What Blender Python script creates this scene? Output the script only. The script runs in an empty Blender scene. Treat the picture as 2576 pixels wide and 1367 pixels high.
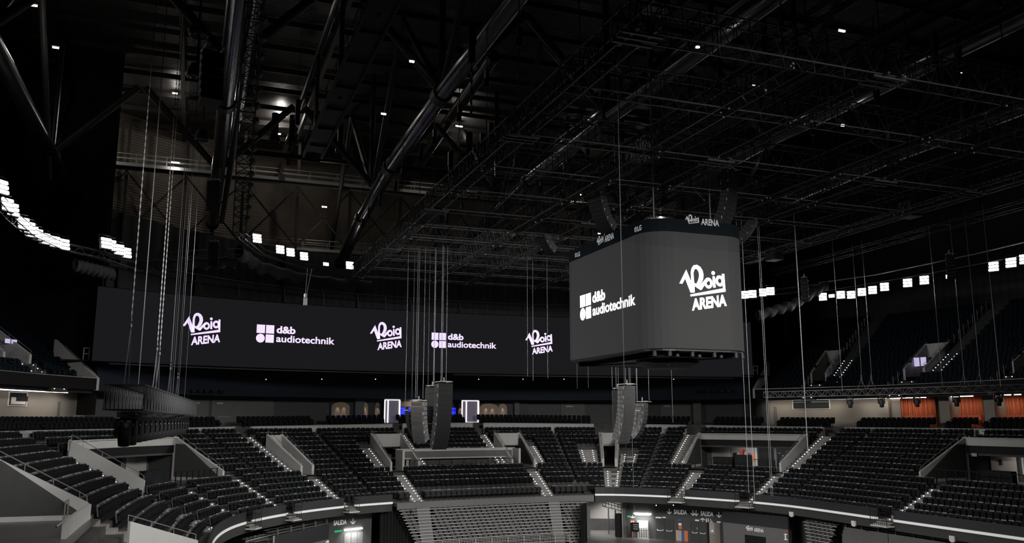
import bpy, bmesh, math, random
import numpy as np
from mathutils import Vector, Matrix
random.seed(7)
D = bpy.data
SC = bpy.context.scene
COL = SC.collection
PI = math.pi
# ------------------------------------------------------------------ camera
EYE = 11.5; PITCH = math.radians(10.0); YAW = math.radians(20.5); FPX = 2134.0
cam = D.cameras.new('camera'); co = D.objects.new('camera', cam); COL.objects.link(co)
co.location = (0, 0, EYE)
co.rotation_euler = (PI/2 + PITCH, 0, -YAW)
cam.sensor_width = 36; cam.lens = 36*FPX/2576; cam.clip_start = .1; cam.clip_end = 500
SC.camera = co
SC.view_settings.view_transform = 'Standard'; SC.view_settings.look = 'None'
SC.view_settings.exposure = 0.0; SC.view_settings.gamma = 1
# ------------------------------------------------------------------ world, house lights and added soft lights
w = D.worlds.new('world'); SC.world = w; w.use_nodes = True
w.node_tree.nodes['Background'].inputs[0].default_value = (.6, .7, 1, 1)
w.node_tree.nodes['Background'].inputs[1].default_value = .001
def area(name, loc, aim, sx, sy, power, col=(1, .97, .93), spread=115):
    l = D.lights.new(name, 'AREA'); l.shape = 'RECTANGLE'; l.size = sx; l.size_y = sy; l.energy = power; l.color = col; l.spread = math.radians(spread)
    o = D.objects.new(name, l); COL.objects.link(o); o.location = loc
    o.rotation_euler = (Vector(aim)-Vector(loc)).to_track_quat('-Z', 'Y').to_euler()
    return o
def point(name, loc, power, r=.15, col=(1, .93, .85)):
    l = D.lights.new(name, 'POINT'); l.energy = power; l.color = col; l.shadow_soft_size = r
    o = D.objects.new(name, l); COL.objects.link(o); o.location = loc
    return o
KL = 1.0
area('added_soft_light_near_end', (30, 14, 23), (28, 74, 3), 24, 4, 3300*KL, spread=52)  # added, unseen: soft light that brightens the seat fronts of the far stand
area('added_soft_light_centre', (27, 52, 24.0), (27, 58, 0), 26, 40, 3200*KL, spread=120)  # added soft light without a fixture, below the grid so the trusses stay dark
area('house_light_left', (-8, 58, 22.5), (50, 56, 3), 26, 2, 1800*KL, spread=56)
area('house_light_right', (57, 58, 22.5), (-4, 64, 6), 26, 2, 1450*KL, spread=52)
area('added_soft_light_near_left', (8, 22, 21), (-6, 56, 7), 12, 3, 1000*KL, spread=56)  # added, unseen: lifts the dim seats and walls of the left stand
# ------------------------------------------------------------------ plan of the bowl: front line of the lower tier, measured offsets outwards
RP = [(1.0,10),(1.0,25),(1.0,40),(1.2,50),(2.0,60.1),(4.5,66.7),(9.1,72.1),(15.5,76.4),(26.6,78.2),(37.7,78.6),(43.1,74.4),(47.3,66.8),(48.6,61.5),(48.6,55.7),(48.5,48.7),(48.5,39.4),(48.5,25),(48.5,10)]
def smooth_line(pts, it):
    for _ in range(it):
        q = [pts[0]]
        for a, b in zip(pts, pts[1:]):
            q += [(a[0]*.75+b[0]*.25, a[1]*.75+b[1]*.25), (a[0]*.25+b[0]*.75, a[1]*.25+b[1]*.75)]
        q.append(pts[-1]); pts = q
    return pts
RR = np.array(smooth_line(RP, 3)); SEG = np.linalg.norm(np.diff(RR, axis=0), axis=1); UU = np.concatenate([[0], np.cumsum(SEG)])
TT = np.gradient(RR, axis=0); TT /= np.linalg.norm(TT, axis=1)[:, None]; NN = np.stack([-TT[:, 1], TT[:, 0]], 1)
def nrm(u):
    nx = np.interp(u, UU, NN[:, 0]); ny = np.interp(u, UU, NN[:, 1]); l = math.hypot(nx, ny); return nx/l, ny/l
def P(u, s, z=None):
    nx, ny = nrm(u); x = float(np.interp(u, UU, RR[:, 0]) + nx*s); y = float(np.interp(u, UU, RR[:, 1]) + ny*s)
    return (x, y) if z is None else (x, y, z)
def heading(u):                       # z rotation that turns local -Y (front) towards the court
    nx, ny = nrm(u); return math.atan2(ny, nx) - PI/2
def su(X, Y):
    a = RR[:-1]; d = RR[1:]-a; p = np.array([X, Y]); t = np.clip(((p-a)*d).sum(1)/(d**2).sum(1), 0, 1); q = a+d*t[:, None]
    Dd = np.linalg.norm(q-p, axis=1); i = Dd.argmin(); side = d[i, 0]*(p-a[i])[1]-d[i, 1]*(p-a[i])[0]
    return (Dd[i] if side > 0 else -Dd[i]), UU[i]+t[i]*SEG[i]
# surveying helpers: sight line of a picture point, cut with a plane or an offset line of the plan
def sight(x, y):
    u = (x-1288)/FPX; v = (683.5-y)/FPX
    fw = math.cos(PITCH)-v*math.sin(PITCH); up = math.sin(PITCH)+v*math.cos(PITCH); s, c = math.sin(YAW), math.cos(YAW)
    return (fw*s+u*c, fw*c-u*s, up)
def onZ(x, y, z): d = sight(x, y); t = (z-EYE)/d[2]; return (d[0]*t, d[1]*t, z)
def onY(x, y, Y): d = sight(x, y); t = Y/d[1]; return (d[0]*t, Y, EYE+d[2]*t)
def onX(x, y, X): d = sight(x, y); t = X/d[0]; return (X, d[1]*t, EYE+d[2]*t)
def onD(x, y, dist): d = sight(x, y); n = math.hypot(d[0], d[1]); t = dist/n; return (d[0]*t, d[1]*t, EYE+d[2]*t)
def onS(x, y, s):
    d = sight(x, y); n = math.hypot(d[0], d[1])
    for k in range(300, 2700):
        t = k*.05/n; s_, u_ = su(d[0]*t, d[1]*t)
        if s_ >= s: return u_, EYE+d[2]*t
# ------------------------------------------------------------------ materials
def mat(name, col, rough=.7, metal=0, emit=None, es=1, var=0, scale=4, bump=0, spec=.5):
    m = D.materials.new(name); m.use_nodes = True; nt = m.node_tree; b = nt.nodes['Principled BSDF']
    b.inputs['Roughness'].default_value = rough; b.inputs['Metallic'].default_value = metal
    b.inputs['Specular IOR Level'].default_value = spec
    b.inputs['Base Color'].default_value = (*col, 1)
    if var or bump:
        tc = nt.nodes.new('ShaderNodeTexCoord'); n = nt.nodes.new('ShaderNodeTexNoise'); n.inputs['Scale'].default_value = scale; n.inputs['Detail'].default_value = 4
        nt.links.new(tc.outputs['Object'], n.inputs['Vector'])
        if var:
            r = nt.nodes.new('ShaderNodeValToRGB'); r.color_ramp.elements[0].position = .3; r.color_ramp.elements[1].position = .7
            r.color_ramp.elements[0].color = (*[c*(1-var) for c in col], 1); r.color_ramp.elements[1].color = (*[min(1, c*(1+var)) for c in col], 1)
            nt.links.new(n.outputs['Fac'], r.inputs['Fac']); nt.links.new(r.outputs['Color'], b.inputs['Base Color'])
        if bump:
            bp = nt.nodes.new('ShaderNodeBump'); bp.inputs['Strength'].default_value = bump; nt.links.new(n.outputs['Fac'], bp.inputs['Height']); nt.links.new(bp.outputs['Normal'], b.inputs['Normal'])
    if emit:
        b.inputs['Emission Color'].default_value = (*emit, 1); b.inputs['Emission Strength'].default_value = es
    return m
def ribbed(name, col, axis, pitch, rough=.5, metal=0, depth=.6, var=.25):       # corrugated or boarded sheet
    m = mat(name, col, rough, metal, var=var, scale=.35); nt = m.node_tree; b = nt.nodes['Principled BSDF']
    tc = nt.nodes.new('ShaderNodeTexCoord'); wv = nt.nodes.new('ShaderNodeTexWave'); wv.wave_type = 'BANDS'; wv.bands_direction = axis
    wv.inputs['Scale'].default_value = 2*PI/20/pitch; nt.links.new(tc.outputs['Object'], wv.inputs['Vector'])
    bp = nt.nodes.new('ShaderNodeBump'); bp.inputs['Strength'].default_value = depth; bp.inputs['Distance'].default_value = .05
    nt.links.new(wv.outputs['Fac'], bp.inputs['Height']); nt.links.new(bp.outputs['Normal'], b.inputs['Normal'])
    return m
M = dict(
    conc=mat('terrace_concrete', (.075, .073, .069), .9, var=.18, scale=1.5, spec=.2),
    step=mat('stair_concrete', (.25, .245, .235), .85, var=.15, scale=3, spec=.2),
    para=mat('parapet_grey', (.45, .45, .44), .75, var=.04, scale=1, spec=.2),
    panel=mat('grey_panel', (.12, .121, .122), .8, var=.05, scale=2, spec=.2),
    pale=mat('pale_panel', (.36, .36, .36), .75, spec=.2),
    seat=mat('seat_fabric', (.0052, .0062, .0072), .85, var=.25, scale=9, spec=.12),
    pan=mat('seat_top', (.085, .087, .091), .7, spec=.2),
    seatb=mat('upper_seat', (.006, .0105, .016), .85, var=.25, scale=9, spec=.1),
    blk=mat('black_paint', (.0045, .005, .006), .65, spec=.25),
    blkm=mat('black_metal', (.012, .012, .013), .5, .3, spec=.3),
    truss=mat('black_truss', (.010, .010, .011), .5, .2, spec=.3),
    trussl=mat('grey_truss', (.10, .10, .103), .5, .2),
    tube=mat('dark_steel_tube', (.085, .085, .095), .24, .85, var=.2, scale=1),
    steel=mat('brown_steel', (.022, .021, .020), .55, .2, spec=.3),
    rope=mat('steel_rope', (.20, .20, .21), .5, .4),
    trussg=mat('grid_truss_grey', (.048, .048, .051), .5, .2),
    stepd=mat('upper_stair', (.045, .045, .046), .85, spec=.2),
    rolld=mat('dark_rolled_drape', (.016, .016, .018), .85, spec=.2),
    seatg=mat('grey_seat_fabric', (.024, .0245, .025), .8, spec=.15),
    pan2=mat('seat_top_pale', (.24, .24, .245), .7, spec=.2), rail=mat('deck_edge_grey', (.26, .26, .26), .6),
    roped=mat('dark_rope', (.09, .09, .095), .5, .5),
    chain=mat('hoist_chain', (.30, .30, .30), .45, .4),
    galv=mat('galvanised_rail', (.3, .3, .29), .45, .6),
    led=mat('white_lamp', (1, 1, 1), .4, emit=(1, .98, .95), es=9),
    cove=mat('cove_light', (1, 1, 1), .4, emit=(1, .93, .84), es=5),
    steplt=mat('step_light', (1, 1, 1), .4, emit=(.85, .88, 1), es=5),
    tubelt=mat('tube_lamp', (1, 1, 1), .4, emit=(1, .97, .92), es=14),
    fled=mat('fascia_light', (.5, .5, .5), .4, emit=(1, .99, .97), es=.30),
    fledd=mat('fascia_strip', (.22, .22, .22), .5),
    fasc=mat('dark_fascia', (.010, .0115, .015), .6),
    fascg=mat('grey_fascia', (.024, .024, .025), .7),
    endf=mat('blue_black_fascia', (.013, .0185, .028), .8, spec=.2),
    upf=mat('brown_black_fascia', (.010, .009, .0092), .85, spec=.15),
    scr=mat('ribbon_screen', (.001, .001, .001), .9, emit=(.0100, .0098, .0118), es=1, spec=0),
    cub=mat('cube_screen', (.008, .008, .008), .8, emit=(.024, .024, .0245), es=1, spec=.12),
    cubr=mat('cube_corner_screen', (.008, .008, .008), .8, emit=(.021, .0205, .0215), es=1, spec=.12),
    hdr=mat('header_screen', (.001, .0015, .002), .8, emit=(.0012, .0024, .0030), es=1, spec=.05),
    lil=mat('lilac_pixels', (.8, .75, .9), .4, emit=(.74, .62, .95), es=1.0),
    wht=mat('white_pixels', (1, 1, 1), .4, emit=(1, .98, 1), es=2.2),
    gry=mat('grey_pixels', (.03, .03, .03), .6, emit=(.55, .56, .57), es=.5),
    sign=mat('white_lettering', (.7, .7, .68), .6, emit=(1, 1, 1), es=.12),
    wallg=mat('green_grey_wall', (.052, .056, .056), .7, var=.05, scale=1),
    doorg=mat('green_grey_door', (.034, .039, .039), .55),
    beige=mat('lounge_wall', (.23, .205, .18), .8, var=.05, scale=1),
    white=mat('white_wall', (.55, .54, .52), .8),
    floor=mat('floor_concrete', (.10, .098, .095), .35, var=.15, scale=.5),
    drape=mat('black_drape', (.0055, .0055, .006), .9),
    roll=mat('rolled_drape', (.045, .048, .052), .8, var=.2, scale=2),
    curt=mat('orange_curtain', (.34, .092, .042), .8),
    sofa=mat('orange_sofa', (.42, .085, .04), .75),
    wood=mat('warm_wall', (.16, .10, .06), .7),
    spk=mat('speaker_grey', (.060, .060, .062), .6),
    spkd=mat('speaker_black', (.014, .014, .015), .55),
    spkg=mat('speaker_grille', (.009, .009, .010), .7, bump=.3, scale=60),
    blue=mat('blue_glow', (.1, .1, .6), .5, emit=(.01, .02, 1), es=.9),
    lilp=mat('lilac_panel', (.14, .125, .17), .6, emit=(.8, .7, 1), es=.05),
    frm=mat('white_glow_frame', (1, 1, 1), .5, emit=(1, .98, 1), es=.8),
    warm=mat('warm_niche', (.35, .27, .2), .8),
    red=mat('red_sign', (.6, .07, .04), .5), blu=mat('blue_poster', (.05, .1, .25), .6), sand=mat('sand_poster', (.45, .36, .24), .6),
    org=mat('orange_poster', (.6, .17, .06), .6), grn=mat('green_sign', (.0, .25, .08), .5, emit=(.1, .9, .4), es=.25),
    glass=mat('smoked_glass', (.02, .022, .024), .12, 0), scrn=mat('lit_window', (.5, .45, .6), .4, emit=(.55, .48, .75), es=.8),
    leaf=mat('leaf', (.01, .02, .01), .6), cream=mat('cream_light', (1, .9, .7), .5, emit=(1, .78, .5), es=.5),
    deck=ribbed('roof_deck', (.03, .028, .026), 'Y', .33, .45, .3, 1.0),
    shell=ribbed('shell_cladding', (.028, .027, .026), 'Z', .45, .6, .1, .8),
    clad=ribbed('wall_cladding', (.022, .022, .024), 'X', .9, .7, 0, .7),
    cladside=ribbed('side_wall_cladding', (.018, .0175, .018), 'Y', .9, .7, 0, .7),
    brownw=ribbed('brown_cladding', (.10, .085, .07), 'Z', .3, .5, .2, 1.0),
    duct=mat('dark_duct', (.02, .02, .022), .4, .5), lens=mat('lens_glass', (.03, .03, .035), .05),
)
# ------------------------------------------------------------------ mesh helpers
class MB:
    def __init__(s): s.v = []; s.f = []; s.m = []; s.mi = 0
    def add(s, vs, fs):
        n = len(s.v); s.v += [tuple(map(float, p)) for p in vs]; s.f += [tuple(i+n for i in f) for f in fs]; s.m += [s.mi]*len(fs)
    def box(s, c, d, rz=0, M4=None):
        x, y, z = d[0]/2, d[1]/2, d[2]/2; cs, sn = math.cos(rz), math.sin(rz); vs = []
        for a, b, e in ((-x,-y,-z),(x,-y,-z),(x,y,-z),(-x,y,-z),(-x,-y,z),(x,-y,z),(x,y,z),(-x,y,z)):
            p = (c[0]+a*cs-b*sn, c[1]+a*sn+b*cs, c[2]+e); vs.append(M4 @ Vector(p) if M4 else p)
        s.add(vs, [(0,3,2,1),(4,5,6,7),(0,1,5,4),(1,2,6,5),(2,3,7,6),(3,0,4,7)])
    def rod(s, a, b, r, n=4, r2=None, cap=False):
        a = Vector(a); b = Vector(b); d = b-a
        if d.length < 1e-6: return
        r2 = r if r2 is None else r2; d.normalize(); t = Vector((0, 0, 1)) if abs(d.z) < .9 else Vector((1, 0, 0))
        e = d.cross(t).normalized(); g = d.cross(e); vs = []
        for k in range(n):
            q = 2*PI*(k+.5)/n; o = e*math.cos(q)+g*math.sin(q); vs += [a+o*r, b+o*r2]
        fs = [(2*k, 2*k+1, (2*k+3) % (2*n), (2*k+2) % (2*n)) for k in range(n)]
        if cap: fs += [tuple(2*k for k in range(n)), tuple(2*k+1 for k in range(n))[::-1]]
        s.add(vs, fs)
    def path(s, pts, r, n=6):
        for a, b in zip(pts, pts[1:]): s.rod(a, b, r, n)
    def prism(s, poly, z0, z1):                 # horizontal outline raised
        n = len(poly); s.add([(p[0], p[1], z0) for p in poly]+[(p[0], p[1], z1) for p in poly], [tuple(range(n))[::-1], tuple(range(n, 2*n))]+[(i, (i+1) % n, n+(i+1) % n, n+i) for i in range(n)])
    def lathe(s, prof, c=(0, 0, 0), n=12):
        vs = []; fs = []
        for r, z in prof: vs += [(c[0]+r*math.cos(2*PI*k/n), c[1]+r*math.sin(2*PI*k/n), c[2]+z) for k in range(n)]
        for i in range(len(prof)-1): fs += [(i*n+k, i*n+(k+1) % n, (i+1)*n+(k+1) % n, (i+1)*n+k) for k in range(n)]
        s.add(vs, fs)
    def strip(s, us, s0, s1, z0, z1):           # quad strip along the plan
        vs = []
        for u in us:
            a = z0(u) if callable(z0) else z0; b = z1(u) if callable(z1) else z1
            vs += [P(u, s0, a), P(u, s1, b)]
        s.add(vs, [(2*i, 2*i+2, 2*i+3, 2*i+1) for i in range(len(us)-1)])
    def slab(s, us, s0, s1, z0, z1):            # solid band along the plan
        f0 = z0 if callable(z0) else (lambda u: z0); f1 = z1 if callable(z1) else (lambda u: z1); vs = []
        for u in us: vs += [P(u, s0, f0(u)), P(u, s1, f0(u)), P(u, s1, f1(u)), P(u, s0, f1(u))]
        n = len(us); fs = []
        for i in range(n-1):
            a = 4*i; b = a+4; fs += [(a, b, b+3, a+3), (a+1, a+2, b+2, b+1), (a+3, b+3, b+2, a+2), (a, a+1, b+1, b)]
        fs += [(0, 3, 2, 1), (4*n-4, 4*n-3, 4*n-2, 4*n-1)]; s.add(vs, fs)
    def build(s, name, mats, parent=None, local=False, smooth=False):
        if not s.v: return None
        me = D.meshes.new(name)
        vs = s.v
        if parent is not None and not local:
            o = wloc(parent); vs = [(a-o[0], b-o[1], c-o[2]) for a, b, c in vs]
        me.from_pydata(vs, [], s.f); mats = mats if isinstance(mats, (list, tuple)) else [mats]
        for k in mats: me.materials.append(M[k])
        if len(mats) > 1: me.polygons.foreach_set('material_index', s.m)
        if smooth: me.polygons.foreach_set('use_smooth', [True]*len(s.f))
        me.update(); ob = D.objects.new(name, me); COL.objects.link(ob)
        if parent is not None: ob.parent = parent
        return ob
def wloc(o):
    v = Vector(o.location)
    while o.parent is not None: o = o.parent; v = v+Vector(o.location)
    return v
def tag(o, label=None, cat=None, group=None, kind=None):
    if label: o['label'] = label
    if cat:
        o['category'] = cat
        if not kind and 'kind' not in o: o['kind'] = 'thing'
    if group: o['group'] = group
    if kind: o['kind'] = kind
    return o
def thing(name, label, cat, loc=(0, 0, 0), rz=0, group=None):
    o = D.objects.new(name, None); COL.objects.link(o); o.location = loc; o.rotation_euler = (0, 0, rz); o.empty_display_size = .3
    return tag(o, label, cat, group)
def kids(o): return [c for c in COL.objects if c.parent == o]
CH = {}
def remember(o):                                # children lists of a prototype, so copying stays quick
    CH[o.name] = [(c, [g for g in kids(c)]) for c in kids(o)]
def copy_thing(o, loc, rz=0, label=None, group=None, scale=None):
    c = o.copy(); COL.objects.link(c); c.location = loc; c.rotation_euler = (0, 0, rz)
    if scale: c.scale = (scale,)*3
    if label: c['label'] = label
    if group: c['group'] = group
    for ch, gs in CH[o.name]:
        d = ch.copy(); COL.objects.link(d); d.parent = c
        for g in gs: e = g.copy(); COL.objects.link(e); e.parent = d
    return c
ORD = ['first', 'second', 'third', 'fourth', 'fifth', 'sixth', 'seventh', 'eighth', 'ninth', 'tenth', 'eleventh', 'twelfth', 'thirteenth', 'fourteenth', 'fifteenth', 'sixteenth', 'seventeenth', 'eighteenth', 'nineteenth', 'twentieth', 'twenty-first', 'twenty-second', 'twenty-third', 'twenty-fourth']
def ur(a, b, st=1.0):
    n = max(1, int(math.ceil((b-a)/st))); return [a+(b-a)*i/n for i in range(n+1)]
# ------------------------------------------------------------------ lettering and marks (flat shapes with a little thickness)
def text_mesh(txt, size, bold=0, spacing=1):
    c = D.curves.new('lettering', 'FONT'); c.body = txt; c.size = size; c.offset = bold; c.space_character = spacing; c.extrude = .0; c.align_x = 'LEFT'
    o = D.objects.new('lettering', c); COL.objects.link(o); dg = bpy.context.evaluated_depsgraph_get(); me = D.meshes.new_from_object(o.evaluated_get(dg))
    vs = [tuple(v.co) for v in me.vertices]; fs = [tuple(p.vertices) for p in me.polygons]
    D.objects.remove(o); D.curves.remove(c); D.meshes.remove(me); return vs, fs
class Mark:                                      # 2D art in metres, x right, y up
    def __init__(s): s.v = []; s.f = []
    def poly(s, pts): n = len(s.v); s.v += [(a, b) for a, b in pts]; s.f.append(tuple(range(n, n+len(pts))))
    def quad(s, x0, y0, x1, y1): s.poly([(x0, y0), (x1, y0), (x1, y1), (x0, y1)])
    def disc(s, x, y, r, n=28, ri=0, ry=None):
        ry = ry or r
        if ri:
            k = ri/r
            for i in range(n):
                a, b = 2*PI*i/n, 2*PI*(i+1)/n
                s.poly([(x+r*math.cos(a), y+ry*math.sin(a)), (x+r*math.cos(b), y+ry*math.sin(b)), (x+k*r*math.cos(b), y+k*ry*math.sin(b)), (x+k*r*math.cos(a), y+k*ry*math.sin(a))])
        else: s.poly([(x+r*math.cos(2*PI*i/n), y+ry*math.sin(2*PI*i/n)) for i in range(n)])
    def stroke(s, pts, wd):
        wd = wd if isinstance(wd, (list, tuple)) else [wd]*len(pts); L = []; Rr = []
        for i, p in enumerate(pts):
            a = pts[max(0, i-1)]; b = pts[min(len(pts)-1, i+1)]; dx, dy = b[0]-a[0], b[1]-a[1]; l = math.hypot(dx, dy); nx, ny = -dy/l*wd[i]/2, dx/l*wd[i]/2
            L.append((p[0]+nx, p[1]+ny)); Rr.append((p[0]-nx, p[1]-ny))
        for i in range(len(pts)-1): s.poly([L[i], L[i+1], Rr[i+1], Rr[i]])
    def text(s, txt, x, y, size, width=None, bold=0, rise=0, shear=0, spacing=1):
        vs, fs = text_mesh(txt, size, bold, spacing)
        x0 = min(v[0] for v in vs); x1 = max(v[0] for v in vs); k = width/(x1-x0) if width else 1; n = len(s.v)
        for a, b, _ in vs:
            a = (a-x0)*k; s.v.append((x+a+b*shear, y+b+a*rise))
        s.f += [tuple(i+n for i in f) for f in fs]
    def size(s): xs = [v[0] for v in s.v]; ys = [v[1] for v in s.v]; return min(xs), max(xs), min(ys), max(ys)
    def place(s, mb, org, right, up=(0, 0, 1), sc=1, out=.02):
        o = Vector(org); r = Vector(right).normalized(); u = Vector(up).normalized(); n = r.cross(u)
        mb.add([o+r*a*sc+u*b*sc+n*out for a, b in s.v], s.f)
def logo_roig(wide=False):                       # digit-and-script word mark with underline, ARENA below or beside
    m = Mark(); K = lambda pts: [((x-205)/1140, (1200-y)/1140) for x, y in pts]
    m.poly(K([(205, 630), (272, 634), (345, 522), (378, 330)])); m.poly(K([(345, 522), (465, 812), (560, 798), (498, 600), (378, 330)]))
    bowl = [(528, 800), (526, 640), (520, 480), (520, 380), (545, 300), (585, 262), (635, 255), (690, 285), (728, 345), (742, 420), (728, 500), (690, 580), (640, 640)]
    m.stroke(K(bowl), [v/1140 for v in (78, 74, 64, 64, 70, 82, 90, 98, 104, 108, 104, 92, 70)])
    m.stroke(K([(560, 630), (645, 668), (732, 705)]), [v/1140 for v in (55, 75, 88)]); m.stroke(K([(700, 715), (800, 590), (890, 505)]), [v/1140 for v in (80, 70, 70)])
    c = K([(908, 585), (1190, 522), (1036, 362)]); m.disc(c[0][0], c[0][1], .088, ri=.040, ry=.102); m.disc(c[1][0], c[1][1], .092, ri=.040, ry=.104); m.disc(c[2][0], c[2][1], .037)
    m.stroke(K([(1042, 432), (1052, 672)]), [.046, .056]); m.stroke(K([(1282, 365), (1294, 700)]), .052)
    m.poly(K([(458, 852), (462, 892), (1325, 745), (1325, 690), (1255, 680)]))
    if wide: m.text('ARENA', 1.13, .29, .56, 1.28, .012)
    else: m.text('ARENA', .245, .02, .285, .75, .011, rise=.165)
    return m
def logo_db():
    m = Mark(); m.quad(0, .52, .47, 1); m.quad(.53, .52, 1, 1); m.quad(.53, 0, 1, .46); m.disc(.235, .23, .25)
    m.text('d&b', 1.14, .58, .56, 1.1, .02); m.text('audiotechnik', 1.14, .07, .56, 3.45, .012); return m
def logo_lg():
    m = Mark(); m.disc(.35, .42, .36, ri=.29); m.disc(.24, .55, .06); m.stroke([(.37, .62), (.37, .26), (.56, .26)], .07); m.disc(.35, .42, .24, ri=.20); m.text('LG', .85, .06, .95, 1.05, .03); return m
def mark_obj(m, name, matname, parent, org, right, sc, up=(0, 0, 1), out=.02):
    mb = MB(); m.place(mb, org, right, up, sc, out); return mb.build(name, matname, parent)
# ================================================================== lower bowl
U0, U1 = 26.0, 141.0
TR, RI = .85, .402
def zk(k): return 4.35+RI*k
def sk(k): return .5+TR*k
def zpar(u): return 10.85+.45*math.exp(-((u-86)/16)**2)
# openings cut in the terrace: name, u0, u1, first row, last row (exclusive)
HOLES = dict(V1=(24.0, 37.4, 6, 12), V2=(52.0, 61.0, 6, 12), V3=(68.2, 69.3, 6, 12), V4=(75.7, 78.5, 6, 12), V5=(76.8, 88.8, 6, 8), V6=(87.9, 90.2, 6, 12), V7=(95.2, 96.2, 6, 12), V8=(101.0, 109.8, 6, 12), V9=(122.8, 141.5, 6, 12))
# lit stairways: u centre, width, first row, last row, label, lit
AISLES = [
 (51.3, 1.2, 0, 15, 'long lit stairway left of the wide left doorway opening'),
 (56.3, 1.2, 0, 6, 'short lit stairway below the wide left doorway opening'),
 (62.0, 1.2, 0, 7, 'lit stairway right of the sloping wall of the wide left opening'),
 (67.6, 1.0, 6, 15, 'lit stairway left of the narrow left portal'),
 (68.7, 1.2, 0, 6, 'lit stairway running down from the narrow left portal'),
 (75.05, 1.1, 6, 12, 'double lit stairway left of the portal beside the long grey wall'),
 (76.2, 1.2, 0, 6, 'lit stairway at the left end of the central front row'),
 (79.1, 1.0, 8, 15, 'narrow lit stairway behind the hanging speaker columns'),
 (87.3, 1.0, 8, 15, 'lit stairway ending at the glowing white frame on the right'),
 (90.75, 1.0, 6, 12, 'lit stairway right of the portal at the end of the long grey wall'),
 (89.6, 1.2, 0, 6, 'lit stairway at the right end of the central front row'),
 (94.5, 1.1, 6, 11, 'lit stairway left of the slim portal under the cube'),
 (95.7, 1.2, 12, 15, 'short double lit flight above the slim portal under the cube'),
 (96.8, 1.0, 6, 10, 'lit stairway right of the slim portal under the cube'),
 (95.9, 1.2, 0, 6, 'lit stairway running down from the slim portal under the cube'),
 (100.3, 1.2, 6, 15, 'lit stairway left of the wide right doorway opening'),
 (102.5, 1.3, 0, 6, 'lit stairway above the exit doors'),
 (109.9, 1.2, 0, 6, 'lit stairway below the dark kiosk of the wide right opening'),
 (110.5, 1.2, 6, 15, 'long lit stairway right of the sloping wall of the wide right opening'),
 (125.2, 1.3, 0, 6, 'wide lit stairway below the far right opening'),
 (122.2, 1.0, 6, 15, 'stairway beside the sloping wall of the far right opening'),
 (38.2, 1.0, 0, 15, 'stairway beside the big grey wall at the left edge'),
]
MINOR = [(92.9, .2, 0, 15), (98.4, .3, 0, 15), (113.2, .2, 0, 15), (64.4, .2, 5, 15), (72.2, .3, 0, 15), (46.0, .2, 0, 6), (105.6, .2, 0, 6), (118.5, .1, 0, 15)]
def gaps(k):
    g = [(a, b) for a, b, k0, k1 in HOLES.values() if k0 <= k < k1]
    g += [(c-wd/2, c+wd/2) for c, wd, k0, k1, *_ in AISLES if k0 <= k < k1] + [(c-wd/2, c+wd/2) for c, wd, k0, k1 in MINOR if k0 <= k < k1]
    return sorted(g)
def blocks(k, g, a=U0, b=U1):
    out = []; x = a
    for p, q in g:
        if q <= a or p >= b: continue
        p = max(p, a); q = min(q, b)
        if p > x+.6: out.append((x, p))
        x = max(x, q)
    if b > x+.6: out.append((x, b))
    return out
# terrace
tb = MB()
for k in range(15):
    hg = sorted([(a, b) for a, b, k0, k1 in HOLES.values() if k0 <= k < k1])
    for a, b in blocks(k, hg):
        us = ur(a, b, 1.2); s1 = sk(k+1) if k < 14 else 13.7
        tb.strip(us, sk(k), s1, zk(k), zk(k)); tb.strip(us[::-1], sk(k), sk(k), zk(k)-RI, zk(k))
tb.strip(ur(U0, U1, 1.2), -.1, .5, zk(0)-.1, zk(0)-.1)
tag(tb.build('lower_terrace', 'conc'), 'stepped dark concrete terrace of the lower seating bowl', 'grandstand')
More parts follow.
